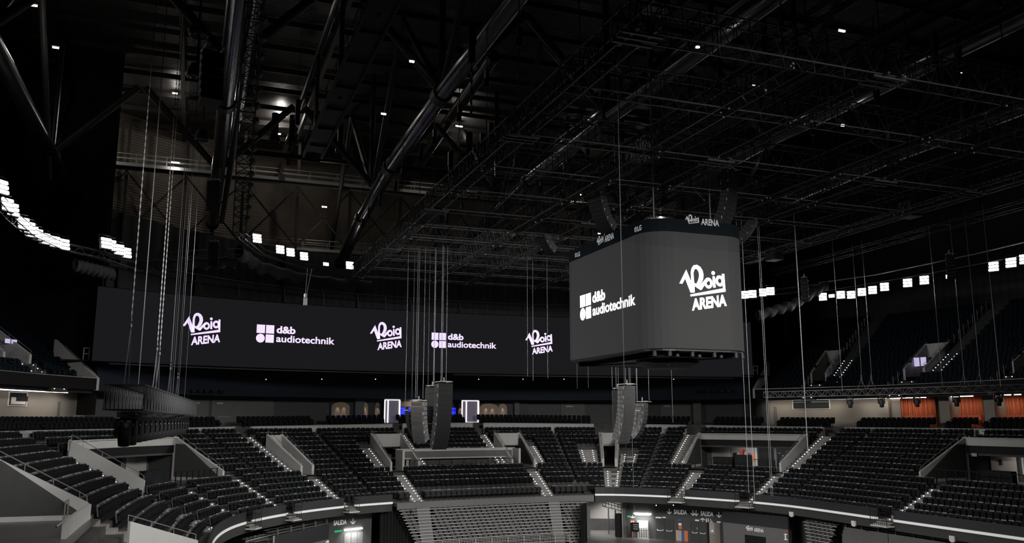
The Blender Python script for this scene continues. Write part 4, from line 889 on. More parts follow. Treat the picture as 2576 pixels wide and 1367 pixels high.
t = thing('exit_plate', 'small illuminated exit plate over the left double doors', 'sign', P(99.6, 2.4, 2.05)); fmark('plate', 'sign', 99.4, 99.9, 2.0, 2.13, t); fmark('emergency_lamp', 'sign', 100.0, 100.3, 2.06, 2.16, t)
t = thing('control_panel', 'pale control panel with rows of dark sockets on the wall', 'panel', P(98.3, 2.3, .2)); fmark('front_plate', 'para', 97.8, 98.75, 0, 1.7, t, d=.2)
for i in range(4):
    for j in range(5): fmark('socket', 'blk', 97.92+.2*i, 98.0+.2*i, .9-.18*j, .98-.18*j, t, d=.23)
t = thing('crowd_barrier', 'pale metal crowd barrier in front of the control panel', 'barrier', P(98.3, 1.3, 0)); q = MB(); q.path([P(97.5, 1.3, 0), P(97.5, 1.3, .85), P(97.6, 1.3, .95), P(99.0, 1.3, .95), P(99.1, 1.3, .85), P(99.1, 1.3, 0)], .03); q.path([P(97.5, 1.3, .12), P(99.1, 1.3, .12)], .02)
q.build('frame', 'galv', t); q = MB()
for i in range(14): u = 97.6+i*.108; q.rod(P(u, 1.3, .12), P(u, 1.3, .95), .012)
q.build('bars', 'galv', t)
t = thing('fire_extinguisher', 'red fire extinguisher on the wall right of the service opening', 'extinguisher', P(97.35, 2.3, .4)); c0 = P(97.35, 2.35, .15); q = MB(); q.lathe([(0, 0), (.1, 0), (.1, .5), (.05, .6), (0, .6)], c0, 10); q.build('cylinder', 'red', t); q = MB(); q.box((c0[0], c0[1], c0[2]+.66), (.1, .05, .1)); q.build('valve', 'blk', t)
t = thing('hanging_winch', 'black chain winch hanging on a cable in front of the control panel', 'winch', P(97.85, .8, 1.0)); c0 = P(97.85, .8, 1.25); q = MB(); q.box(c0, (.75, .5, .85), heading(97.8)); q.build('motor_body', 'blk', t)
for k in range(3): q = MB(); q.box((c0[0]-.05, c0[1]-.3, c0[2]+.25-.2*k), (.45, .03, .06), heading(97.8)); q.build('label_strip', 'pale', t)
q = MB(); q.rod((c0[0], c0[1], c0[2]+.4), (c0[0]-.1, c0[1], 24.5), .03); tag(q.build('winch_cable', 'rope'), 'pale cable running up from the black winch by the control panel', 'cable')
for i, (a, b, m_, z0, z1) in enumerate(((101.2, 101.42, 'sand', -.4, .98), (101.42, 101.72, 'pale', -.4, .98), (101.72, 101.98, 'blu', -.4, .98), (101.98, 102.3, 'org', -.4, .98))):
    q = MB(); q.slab([a, b], 2.4, 2.46, 0, z1); tag(q.build('poster', m_), '%s roll-up poster between the two pairs of exit doors' % ['sand coloured', 'pale grey', 'dark blue', 'orange and blue'][i], 'poster')
t = thing('notice', 'small orange notice above the roll-up posters', 'sign', P(101.6, 2.4, 1.2)); fmark('plate', 'org', 101.45, 101.75, 1.1, 1.4, t); fmark('white_top', 'sign', 101.45, 101.72, 1.45, 1.65, t); fmark('blue_symbol', 'blu', 101.35, 101.75, 1.85, 2.02, t)
t = thing('single_door', 'grey panelled door under the left tube lamp', 'door', P(71, 2.4, 0)); 
for a, b in ((70.3, 70.9), (70.95, 71.45), (71.5, 72.0)): fmark('door_leaf', 'panel', a, b, 0, 1.75, t)
for i, (u, z) in enumerate(((70.9, 3.45), (101.2, 3.4), (99.6, 3.3))):
    p = P(u, 1.9, z); t = thing('small_spotlight', 'tiny black wall spotlight under the balcony, '+['above the left exit lettering', 'between the right exit letterings', 'above the tube lamp'][i], 'light', p); b = MB(); b.box(p, (.35, .3, .28)); b.build('housing', 'blk', t); b = MB(); b.box((p[0]-.05, p[1]-.17, p[2]), (.08, .03, .08)); b.build('lamp', 'steplt', t)
# black drapes either side of the central folded stand
for i, (a, b, s0) in enumerate(((72.9, 74.9, 1.2), (91.6, 93.2, -1.2))):
    q = MB(); N_ = 50; vs = []
    for k in range(N_+1): u = a+(b-a)*k/N_; s = s0+.12*math.sin(k*1.3)+(-2.2*k/N_ if i == 0 else -2.2+2.6*k/N_); vs += [P(u, s, 0), P(u, s, 3.7)]
    q.add(vs, [(2*k, 2*k+1, 2*k+3, 2*k+2) for k in range(N_)]); tag(q.build('black_drape', 'drape'), 'black pleated drape on the %s side of the central folded stand' % ['left', 'right'][i], 'drape')
# ------------------------------------------------------------------ folded telescopic stands
def folded(label, A, B, s_of, z_of, n, gapsu=(), inset=.0, pitch=.53, seats=True, m_='fascg'):
    t = thing('folded_stand', label, 'grandstand', P((A+B)/2, s_of(n), 0)); sh = MB(); ed = MB(); st = MB(); aisl = [MB() for _ in gapsu]
    for i in range(n):
        a = A+inset*i; b = B-inset*i; us = ur(a, b, 1.0); s = s_of(i); z = z_of(i)
        sh.slab(us, s-.30, s+1.2, z-.06, z-.03); ed.slab(us, s-.34, s-.30, z-.075, z+.0)
        x = a+.2
        while x < b-.3:
            if not any(p-.3 < x < q for p, q in gapsu) and seats:
                j = random.uniform(-.03, .03); st.slab([x, x+pitch*.72], s-.26, s-.02, z+.05, z+.10+abs(j)); st.slab([x+.04, x+pitch*.6], s+.05, s+.10, z+.02, z+.12)
            x += pitch
        for gi, (p, q) in enumerate(gapsu): aisl[gi].slab([p, q], s-.28, s-.1, z, z+.16)
    sh.build('deck', 'blk', t); ed.build('deck_edge', 'rail', t)
    o = st.build('folded_seats', 'panel', t)
    if o: o['kind'] = 'stuff'
    [m_.build('aisle_step', 'panel', t) for m_ in aisl]
    m = MB()
    for i in range(n): m.strip(ur(A+inset*i, B-inset*i, 1)[::-1], s_of(i)+.25, s_of(i)+.25, z_of(i)-.3, z_of(i))
    m.build('shadow_gap_back', 'blk', t); return t
t = folded('large folded telescopic stand with rows of stowed seats at the centre bottom', 73.7, 93.2, lambda i: -.45-.10*i, lambda i: 3.72-.262*i, 15, gapsu=((75.5, 76.8), (89.1, 90.3)), inset=.11)
q = MB(); q.slab(ur(75, 91.5, 1), -2.6, -2.5, 0, .06)
for z in (.45, .75, 1.05): q.path([P(u, -2.6, z) for u in ur(75.6, 90.6, .8)], .03)
for u in ur(75.6, 90.6, 1.7): q.rod(P(u, -2.6, 0), P(u, -2.6, 1.08), .045)
for u in ur(75.6, 90.6, .28): q.rod(P(u, -2.6, .45), P(u, -2.6, 1.05), .012)
tag(q.build('front_railing', 'galv'), 'grey metal railing along the foot of the central folded stand', 'rail')
folded('folded telescopic stand with stowed seats at the lower right', 115.4, 119.3, lambda i: .6-.06*i, lambda i: 3.2-.26*i, 11, inset=.12)
folded('folded telescopic stand behind the grey box at the lower left', 57.2, 60.8, lambda i: .9-.04*i, lambda i: 2.9-.24*i, 8)
# tall grey boxes: end panels of stacked stands
def big_box(label, p0, p1, z1, zb, cat='stand panel'):
    a = Vector((*p0, 0)); b = Vector((*p1, 0)); d = (b-a).normalized(); nn = Vector((-d.y, d.x, 0)); t = thing('stand_panel', label, cat, ((a.x+b.x)/2, (a.y+b.y)/2, 0)); L = (b-a).length
    def sl_(name, m_, f0, f1, z0, z1_, o0, o1): q = MB(); A_ = a+d*L*f0; B_ = a+d*L*f1; q.prism([tuple((A_-nn*o0).xy), tuple((B_-nn*o0).xy), tuple((B_-nn*o1).xy), tuple((A_-nn*o1).xy)][::-1], z0, z1_); return q.build(name, m_, t)
    return t, sl_, a, b, d, nn, L
p0 = onZ(1817, 1283, 3.35)[:2]; p1 = onZ(1985, 1300, 3.35)[:2]
t, S_, a, b, d, nn, L = big_box('tall grey box wall with black band, small word mark and black doorway, lower right', p0, p1, 3.35, 2.2)
S_('front_panel', 'panel', 0, 1, 0, 2.25, 0, -.2); S_('black_band', 'fasc', 0, 1, 2.25, 3.3, 0.03, -.2); S_('black_doorway', 'blk', .34, .65, 0, 1.35, .03, -.02); S_('side_strip', 'blk', .98, 1.0, 0, 3.3, .03, -1.2)
for k in range(4): S_('folded_row', 'trussl', .02, .99, 3.4+.14*k, 3.46+.14*k, -.05-.35*k, -.25-.35*k)
for f in np.linspace(.05, .95, 6): S_('bracket', 'trussl', f, f+.015, 3.35, 3.6, 0, -.1)
mb = MB(); m = logo_roig(True); x0, x1, _, _ = m.size(); org = a+d*L*.36+Vector((0, 0, 1.5)); m.place(mb, org, d, sc=L*.27/(x1-x0), out=.06); mb.build('logo', 'sign', t)
mb = MB(); m = Mark(); m.text('I', 0, 0, .7, None, .03); m.quad(-.08, 0, .28, .07); m.quad(-.08, .44, .28, .51); m.place(mb, a+d*L*.93+Vector((0, 0, 1.35)), d, sc=1, out=.06); mb.build('letter_sign', 'sign', t); S_('red_tab', 'red', .925, .96, 1.98, 2.05, .05, 0)
p0 = onZ(2116, 1322, 3.25)[:2]; p1 = onZ(2520, 1383, 3.25)[:2]
t, S_, a, b, d, nn, L = big_box('long plain grey panel in front of the folded stand, bottom right', p0, p1, 3.2, 0)
S_('front_panel', 'panel', 0, .333, 0, 3.15, 0, -.1); S_('front_panel', 'panel', .337, 1, 0, 3.15, 0, -.1)
for k in range(3): S_('folded_row', 'trussl', 0, 1, 3.25+.13*k, 3.3+.13*k, -.1-.3*k, -.3-.3*k)
for f in np.linspace(.03, .97, 9): S_('bracket', 'trussl', f, f+.008, 3.15, 3.5, 0, -.1)
mb = MB(); m = Mark(); m.disc(0, 0, .22, ri=.12); m.disc(.32, .12, .12, ri=.06); m.place(mb, a+d*L*.03+Vector((0, 0, 1.55)), d, out=.03); mb.build('round_emblem', 'sign', t)
p0 = onZ(690, 1347, 3.0)[:2]; p1 = onZ(828, 1318, 3.0)[:2]
t, S_, a, b, d, nn, L = big_box('dark box end of a stacked stand with the letter G, lower left', p0, p1, 3.0, 0)
S_('black_band', 'fasc', 0, 1, 1.75, 2.95, .02, -.1); S_('front_panel', 'panel', 0, 1, 0, 1.75, 0, -.1); S_('end_post', 'para', -.01, 0, 0, 2.95, .03, -.05)
for k in range(5): S_('folded_row', 'trussl', 0, 1, 3.0+.13*k, 3.06+.13*k, -.1-.4*k, -.35-.4*k)
for f in np.linspace(.05, .95, 5): S_('bracket', 'trussl', f, f+.02, 2.95, 3.4, 0, -.1)
mb = MB(); m = Mark(); m.text('G', 0, 0, .75, None, .04); m.place(mb, a+d*L*.93+Vector((0, 0, 1.1)), d, out=.05); mb.build('letter_sign', 'sign', t)
for k in range(7): S_('stacked_row', 'trussl', -.25, -.02, 2.7-.3*k, 2.76-.3*k, -.3, -1.5)
# small white wifi boxes on the balcony band
for i, (xp, yp) in enumerate(((2021, 1291), (2196, 1314), (2427, 1353))):
    p = onZ(xp, yp, 3.75); u_ = su(p[0], p[1])[1]; q = MB(); c0 = P(u_, -.14, 3.72); q.box(c0, (.42, .12, .36), heading(u_)); q.box((c0[0], c0[1], c0[2]-.2), (.25, .1, .08), heading(u_)); tag(q.build('access_point', 'white'), 'small white box under the light line at the lower right, %s from the left' % ORD[i], 'box')
t = thing('floor_lamp_spot', 'bright small lamp between the grey box and the folded stand', 'light', onZ(2000, 1330, 1.9)); c0 = onZ(2000, 1330, 1.9); q = MB(); q.box(c0, (.2, .2, .2)); q.build('lamp', 'tubelt', t); q = MB(); q.rod((c0[0], c0[1], 0), (c0[0], c0[1], 3.5), .08); q.build('post', 'galv', t); point('post_lamp', (c0[0]-.3, c0[1]-.4, c0[2]), 40)
# ================================================================== roof
q = MB(); q.add([(-45, -10, 44.5), (100, -10, 44.5), (100, 125, 44.5), (-45, 125, 44.5)], [(0, 1, 2, 3)]); tag(q.build('ceiling', 'deck'), kind='structure')
q = MB()
for i in range(24): q.box((26, 2+5.1*i, 44.1), (110, .22, .5))
for i in range(10): q.box((-27+12.2*i, 60, 43.6), (.35, 130, .6))
q.build('trim_40', 'steel')['kind'] = 'structure'
TX = [(-12, 'at the left edge of the picture'), (1.0, 'nearly vertical in the picture left of centre'), (14.4, 'left of the rigging grid'), (26.8, 'passing above the middle of the rigging grid'), (40.8, 'right of the middle of the rigging grid'), (53.0, 'at the upper right')]
for i, (X, w_) in enumerate(TX):
    t = thing('roof_truss', 'huge dark steel tube truss of the roof '+w_, 'roof truss', (X, 50, 33))
    if i == 0: pth = [(X, -8, 33), (X, 76, 33), onY(185, 505, 84), onY(238, 625, 93)]
    elif i == 1: pth = [(X, -8, 33.5), (X, 60, 33.5), (X, 97, 33)]
    else: pth = [(X, -8, 33), (X, 52, 33), (X, 67.5, 32.4), (X, 80, 30.9), (X, 92, 28.6)]
    b = MB()
    for a_, c_ in zip(pth, pth[1:]): b.rod(a_, c_, .58, 20)
    b.build('lower_chord', 'tube', t, smooth=True)
    if i == 1:
        b = MB(); b.rod((X+.95, -8, 33.7), (X+.95, 97, 33.2), .26, 12); b.build('second_tube', 'tube', t, smooth=True)
    for (px, py, pz), k in zip(pth[1:], range(9)):
        b = MB(); b.rod((px, py-.5, pz), (px, py+.5, pz), .68, 20, cap=True); b.build('joint_sleeve', 'blkm', t)
    for Y in (4, 28, 52, 76):
        b = MB(); b.rod((X, Y, 33), (X, Y, 44), .24, 10); b.build('post', 'tube', t)
        if i:
            b = MB(); b.rod((X, Y, 33.2), (X-6.3, Y, 39.8), .30, 12); b.build('brace', 'steel', t)
        b = MB(); b.rod((X, Y, 33.2), (X+6.1, Y, 39.8), .30, 12); b.build('brace', 'steel', t)
        b = MB(); b.rod((X, Y, 33.2), (X, Y+12, 44), .24, 10); b.build('diagonal', 'steel', t)
        b = MB(); b.rod((X, Y+24, 33.2 if Y < 52 else 31), (X, Y+12, 44), .24, 10); b.build('diagonal', 'steel', t)
for i, X in enumerate((7.7, 33.7)):
    t = thing('catwalk', 'dark roof catwalk with hanging posts, %s of two' % ['left', 'right'][i], 'catwalk', (X, 50, 31.8)); b = MB(); b.rod((X, -5, 39.9), (X, 100, 39.9), .25, 10); b.build('upper_tube', 'tube', t)
    for Y in (28, 40, 52, 64): b = MB(); b.rod((X, Y, 39.9), (X, Y, 31.8), .16, 8); b.build('hanger_post', 'tube', t)
    b = MB()
    for dx in (-.7, .7): b.box((X+dx, 35, 31.8), (.14, 60, .3)); b.rod((X+dx, 5, 32.9), (X+dx, 65, 32.9), .035)
    for k in range(16):
        b.box((X, 6+4*k, 31.75), (1.4, .12, .12)); b.rod((X-.7, 5+4*k, 31.8), (X-.7, 5+4*k, 32.9), .03); b.rod((X+.7, 5+4*k, 31.8), (X+.7, 5+4*k, 32.9), .03)
    b.build('walkway_frame', 'blk', t); b = MB(); b.box((X, 35, 31.85), (1.2, 58, .03)); b.build('grating', 'blk', t)
for i, (Y, z) in enumerate(((95, 38.0), (99, 31.0), (30, 36.5))):
    t = thing('cross_catwalk', 'railed catwalk running across the roof, '+['upper one in front of the brown end cladding', 'lower one above the floodlights', 'near one high over the grid'][i], 'catwalk', (26, Y, z)); b = MB()
    for dy in (-.8, .8):
        b.box((26, Y+dy, z), (84, .14, .35)); b.rod((-16, Y+dy, z+.6), (68, Y+dy, z+.6), .04); b.rod((-16, Y+dy, z+1.15), (68, Y+dy, z+1.15), .05)
        for k in range(29): b.rod((-16+3*k, Y+dy, z), (-16+3*k, Y+dy, z+1.15), .04)
    b.build('rails', 'galv', t); b = MB(); b.box((26, Y, z), (84, 1.6, .05)); b.build('walkway', 'blkm', t)
b = MB()
for k in range(14):
    x = -14+6*k; b.box((x, 97, 35), (.3, .3, 18)); b.rod((x, 97, 31), (x+6, 97, 38), .12); b.rod((x+6, 97, 31), (x, 97, 38), .12)
tag(b.build('wall_bracing', 'steel'), 'dark posts and crossed bracing in front of the end wall', 'bracing')
# air ducts and lamps under the roof
for i, (xp, yp, Y, n_) in enumerate(((500, 80, 44, 'beside the top left speaker'), (495, 185, 44, 'under the round lamp at the left'), (508, 345, 60, 'lowest of the left column'), (690, 352, 80, 'first of the row on the beam'), (735, 357, 80, 'second of the row on the beam'), (798, 368, 80, 'third of the row on the beam'), (857, 378, 80, 'fourth of the row on the beam'), (1180, 395, 80, 'fifth, right of the big tube'), (1215, 398, 80, 'sixth, right of the big tube'))):
    x, y, z = onY(xp, yp, Y); t = thing('round_lamp', 'round black roof spotlight, '+n_, 'light', (x, y, z)); sc = 1.0 if Y < 70 else 1.1
    b = MB(); b.lathe([(0, .5), (.3*sc, .5), (.48*sc, .1), (.5*sc, -.2), (.40*sc, -.25)], (x, y, z), 16); b.build('housing', 'blkm', t); b = MB(); b.lathe([(.40*sc, -.2), (.25*sc, -.24), (0, -.25)], (x, y, z), 16); b.build('lens', 'lens', t); b = MB(); b.rod((x, y, z+.5), (x, y, z+2.6), .35 if Y > 70 else .06, 8); b.build('stem', 'blk', t)
x0, y0, z0 = onY(690, 385, 80); x1, y1, z1 = onY(1230, 425, 80); b = MB(); b.box(((x0+x1)/2, 80.4, z0-.1), (x1-x0+8, .3, .3)); b.box(((x0+x1)/2, 79.6, z0-.1), (x1-x0+8, .1, .1)); tag(b.build('lamp_beam', 'blkm'), 'dark cross beam carrying the row of round spotlights', 'beam')
for i, (px, X0_) in enumerate(((1010, 'left'), (1350, 'right'))):
    p = onY(px, 420, 92); b = MB(); b.rod((p[0], 60, p[2]), (p[0]+2, 98, p[2]), .55, 14); tag(b.build('air_duct', 'duct', smooth=True), 'round air duct under the roof, %s of the rigging corner' % X0_, 'duct')
# work lights in the roof
WL = [(705, 291, 92, 2.4, 1300), (698, 337, 95, 1.2, 400), (816, 521, 93, .9, 260), (1155, 318, 86, 1.3, 450), (1165, 441, 95, 1.0, 160), (1755, 119, 38, .35, 120), (2120, 316, 44, .45, 130), (1476, 318, 70, .3, 90), (1507, 588, 84, .5, 120), (1575, 453, 78, .25, 50), (1901, 416, 70, .3, 60), (1866, 488, 76, .5, 60), (1036, 155, 50, .5, 60), (965, 287, 60, .6, 80), (85, 14, 62, .7, 260), (140, 120, 66, .7, 260), (235, 260, 90, .8, 380), (440, 409, 94, 1.5, 200), (215, 305, 88, .5, 250), (1900, 217, 52, 1.1, 90), (2118, 78, 40, .8, 120), (745, 200, 86, .0, 0), (440, 235, 88, .8, 160), (235, 440, 100, .6, 260), (2418, 182, 50, .3, 40), (2360, 340, 56, .5, 40), (1460, 490, 95, .4, 200), (1660, 545, 96, .8, 500), (1620, 530, 96, .4, 300)]
for i, (xp, yp, Y, L_, pw) in enumerate(WL):
    if not pw: continue
    x, y, z = onY(xp, yp, Y); b = MB(); L_ *= .6; b.box((x, y, z), (L_, .08, .10))
    where = 'left' if xp < 600 else ('centre left' if xp < 1250 else ('centre right' if xp < 1800 else 'right'))
    t = thing('work_light', 'work light', 'light', (x, y, z)); t['label'] = 'small work light in the %s roof, %s' % (where, ['beside the brown cladding', 'under the upper catwalk', 'just above the lower catwalk', 'over the lit ribs', 'by the pale rail', 'brightest one seen through the grid', 'second bright one seen through the grid', 'twin dots over a tube end', 'just above the cube header', 'single dot left of the speaker columns', 'dot near the far tube', 'pair of dots right of the tall dark speakers', 'short strip above the diagonal brace', 'short strip below the diagonal brace', 'at the top left corner', 'below the top left corner', 'left of the hoist chains', 'long strip between the hoist ropes', 'by the left post', 'long slanting strip high in the grid', 'bright box high at the right', '', 'high between the chains', 'near the left wall', 'faint one by the right tube', 'faint one low by the right tube', 'small one left of the big tube', 'large patch behind the cube top', 'small patch behind the cube top'][i])
    b.build('lamp', 'led', t); b = MB(); b.box((x, y, z+.1), (L_+.1, .14, .06)); b.build('housing', 'steel', t)
    point('work_light_glow', (x, y-.4, z-.5), pw*(.6 if Y > 85 else (.5 if xp < 300 else .14)), .2)
# ================================================================== lattice trusses
def truss(name, label, A, B, w_=.8, h=1.2, bay=.9, r=.035, rb=.018, m='truss', ml='truss', cat='truss', group=None, faces='all'):
    A = Vector(A); B = Vector(B); d = B-A; L = d.length; rz = math.atan2(d.y, d.x); pit = math.atan2(d.z, math.hypot(d.x, d.y))
    t = thing(name, label, cat, A, rz, group); t.rotation_euler = (0, -pit, rz); n = max(2, int(L/bay)); s_ = L/n
    b = MB(); w2 = w_/2
    for y in (-w2, w2):
        for z in (0, h): b.rod((0, y, z), (L, y, z), r, 4)
    b.build('chords', m, t, local=True); b = MB()
    for i in range(n+1):
        x = i*s_
        for z in (0, h): b.rod((x, -w2, z), (x, w2, z), rb, 3)
        for y in (-w2, w2): b.rod((x, y, 0), (x, y, h), rb, 3)
        if i < n:
            for z in (0, h): b.rod((x, -w2 if i % 2 else w2, z), (x+s_, w2 if i % 2 else -w2, z), rb, 3)
            for y in (-w2, w2): b.rod((x, y, 0 if i % 2 else h), (x+s_, y, h if i % 2 else 0), rb, 3)
    b.build('lattice', ml, t, local=True); return t
GZ = 24.8
GX = [13.9, 21.0, 24.8, 32.1, 35.6, 42.4]; GY = [24.6, 29.8, 36.0, 41.3, 46.3, 51.2, 55.6, 60.0, 64.4, 68.9, 73.4, 78.2]
lt = truss('grid_truss', 'long black lattice truss forming the left edge of the rigging grid', (GX[0], 23.6, GZ), (GX[0], 79, GZ), m='trussg', ml='truss', bay=.7, rb=.022); remember(lt)  # chords coloured greyer for the light from below, lattice kept black as unlit
for i, X in enumerate(GX[1:]): copy_thing(lt, (X, 24.4 if i else 24.4, GZ), lt.rotation_euler.z, 'long black lattice truss of the rigging grid, %s from its left edge' % ORD[i+1])
ct = truss('grid_truss', 'black lattice cross truss of the rigging grid, nearest of twelve', (13.4, GY[0], GZ+.02), (43.2, GY[0], GZ+.02), m='trussg', ml='truss', bay=.7, rb=.022); remember(ct)
for i, Y in enumerate(GY[1:]): copy_thing(ct, (13.4, Y, GZ+.02), 0, 'black lattice cross truss of the rigging grid, %s of twelve from the viewer' % ORD[i+1])
# shackles and clamps along the grid: bright little hooks
b = MB()
for X in GX:
    for Y in GY:
        for k in range(3):
            x = X+random.uniform(-.6, .6); y = Y+random.uniform(-.7, .7); b.lathe([(.03, 0), (.045, -.04), (.03, -.08)], (x, y, GZ-.02), 6)
b.build('clamp_hooks', 'chain'); tag(D.objects['clamp_hooks'], 'scattered little metal hooks under the rigging grid', 'hooks', kind='stuff')
b = MB(); b.box((0, 0, 0), (1.6, .12, .08)); b.box((0, .4, 0), (1.6, .12, .08)); b.box((0, -.4, 0), (1.6, .12, .08)); b.box((-.35, 0, .05), (.12, 1.5, .08)); b.box((.35, 0, .05), (.12, 1.5, .08)); 
plate = b.build('corner_plate', 'trussg'); first = True; j = 0
for X in GX[::2]+[GX[5]]:
    for Y in (24.6, 36.0, 51.2, 64.4):
        o = plate if first else plate.copy()
        if not first: COL.objects.link(o)
        first = False; o.location = (X, Y, GZ-.1); tag(o, 'flat grey plate under the rigging grid, %s line, %s from the viewer' % (ORD[j//4], ORD[j % 4]), 'plate', 'corner plates under the rigging grid'); j += 1
# thin chains between the grid and the roof
b = MB(); b.rod((0, 0, 0), (0, 0, 7.6), .028, 4); hc = b.build('hoist_chain', 'truss'); b = MB(); b.lathe([(0, .25), (.14, .25), (.14, -.25), (0, -.25)], (0, 0, 0), 8); b.box((0, 0, .5), (.2, .3, .5)); hb = b.build('chain_hoist', 'blkm', hc, local=True); hb.location = (0, 0, 3.5); remember(hc); j = 0
for X in GX:
    for Y in GY:
        if j == 0: hc.location = (X, Y, 26)
        else: hc_ = copy_thing(hc, (X+random.uniform(-.2, .2), Y+random.uniform(-.4, .4), 26))
        o = hc if j == 0 else hc_; tag(o, 'dark hoist chain above the grid, %s long truss, %s from the viewer' % (ORD[j//12], ORD[j % 12]), 'chain', 'hoist chains above the rigging grid'); j += 1
# gallery trusses right and left, side light bars
truss('side_truss', 'grey double rail truss high on the right side running to the far corner', (50.2, 34, 27), (51.2, 70, 27), .7, .6, 1.8, .05, .03, 'trussl', 'trussl')
truss('side_truss', 'dark pipe truss with round fittings below the grey rail truss on the right', (52.7, 36, 26), (54.5, 70, 26), .6, .5, 1.2, .04, .02, 'truss', 'truss')
for i, (xp, yp) in enumerate(((2290, 528), (1948, 640))):
    p = onX(xp, yp, 50.7); b = MB(); b.box(p, (1.1, 1.3, 1.2)); tag(b.build('cabinet', 'spk'), 'black box cabinet on the right side truss, %s one' % ['right', 'left'][i], 'cabinet')
truss('service_truss', 'cable laden steel walkway left of centre, hanging down past the speaker columns', onZ(640, 8, 32), onZ(602, 585, 25), .9, .8, 1.1, .05, .03, 'steel', 'steel')
for i in range(16):
    f = i/16; a = Vector(onZ(640, 8, 32)); c = Vector(onZ(602, 585, 25)); p = a+(c-a)*f; b = MB(); b.lathe([(0, .22), (.2, .2), (.24, -.05), (.1, -.2), (0, -.2)], (p.x+.5, p.y, p.z+.3), 10); tag(b.build('small_lamp', 'trussl'), 'small silver lamp on the cable laden walkway, %s from the top' % ORD[i], 'light', 'lamps on the cable laden walkway')
# ------------------------------------------------------------------ ring catwalk with floodlights
def ring_truss(label, pts, m='truss'):
    t = thing('ring_truss', label, 'truss', pts[0]); b = MB()
    for dz in (0, .5):
        for o in (0, .5):
            for a, c in zip(pts, pts[1:]): b.rod((a[0]+o, a[1], a[2]+dz), (c[0]+o, c[1], c[2]+dz), .04)
    b.build('chords', 'trussl', t); b = MB()
    for a, c in zip(pts, pts[1:]):
        a = Vector(a); c = Vector(c); n = max(2, int((c-a).length/.7))
        for i in range(n): p = a+(c-a)*i/n; q_ = a+(c-a)*(i+1)/n; b.rod((p.x, p.y, p.z+(.5 if i % 2 else 0)), (q_.x, q_.y, q_.z+(0 if i % 2 else .5)), .02, 3); b.rod((p.x, p.y, p.z), (p.x+.5, p.y, p.z), .02, 3)
    b.build('lattice', 'trussl', t); return t
RL = [(-11.2, 44, 23.6), (-11.2, 58, 23.6), (-10.9, 63, 23.6), (-9.8, 67, 23.6), (-7.4, 69.6, 23.6), onZ(322, 676, 23.6)]
ring_truss('curved lattice catwalk under the left row of floodlights', RL)
RM = [onZ(325, 652, 25), onZ(460, 646, 25), onZ(590, 640, 25)]; ring_truss('thin lattice catwalk between the hoist chains and the dark posts', RM)
RQ = [onZ(600, 600, 26.6), onZ(650, 640, 26.6), onZ(760, 676, 26.6), onZ(850, 690, 26.6), onZ(925, 697, 26.6)]; ring_truss('curved lattice catwalk under the floodlights left of the rigging corner', RQ)
RT = [onZ(1868, 752, 23.8), onZ(1940, 742, 23.8), onZ(2060, 728, 24.4)]; ring_truss('short lattice catwalk right of the cube', RT)
q = MB(); q.path([onZ(2060, 712, 25.2), onZ(2200, 692, 25.2), onZ(2330, 665, 25.2), onZ(2450, 640, 25.2), onZ(2590, 606, 25.2)], .06); q.path([onZ(2060, 735, 24.4), onZ(2200, 712, 24.4), onZ(2330, 690, 24.4), onZ(2590, 640, 24.4)], .03); tag(q.build('light_rail', 'trussl'), 'thin double rail over the right row of floodlights', 'rail')
def drape_roll(label, pts, r=.45, m_='roll', lump=1):
    P_ = [Vector(p) for p in pts]; q = MB(); N_ = 60; L = [0]
    for a, c in zip(P_, P_[1:]): L.append(L[-1]+(c-a).length)
    rings = []; n = 10
    for k in range(N_+1):
        l = L[-1]*k/N_; i = max(j for j in range(len(L)-1) if L[j] <= l+1e-6); f = (l-L[i])/(L[i+1]-L[i]); p = P_[i]+(P_[i+1]-P_[i])*f; d = (P_[i+1]-P_[i]).normalized(); e = Vector((-d.y, d.x, 0)); rr = r*(1+lump*(.12*math.sin(k*.75)+.06*math.sin(k*1.9))); sag = .15*abs(math.sin(k*.4))
        rings.append([p+e*rr*.8*math.cos(2*PI*j/n)+Vector((0, 0, rr*1.2*math.sin(2*PI*j/n)-rr-sag)) for j in range(n)])
    vs = [v for r_ in rings for v in r_]; q.add(vs, [(k*n+j, k*n+(j+1) % n, (k+1)*n+(j+1) % n, (k+1)*n+j) for k in range(N_) for j in range(n)]); tag(q.build('rolled_drape', m_, smooth=True), label, 'drape')
drape_roll('grey rolled drape under the end of the left floodlight catwalk', [onZ(190, 652, 23.6), onZ(240, 664, 23.6), onZ(285, 676, 23.6)], .36)
drape_roll('grey rolled drape behind the hoist chains at the left', [onZ(326, 656, 25), onZ(460, 650, 25), onZ(592, 645, 25)], .38)
drape_roll('long grey rolled drape sagging below the floodlights left of the rigging corner', [onZ(602, 618, 26.6), onZ(655, 658, 26.6), onZ(760, 688, 26.6), onZ(850, 700, 26.6), onZ(935, 706, 26.6)], .5)
drape_roll('dark rolled drape right of the cube', [onD(1905, 782, 74), onD(1990, 756, 76), onD(2080, 705, 78)], .36, 'rolld', .3)
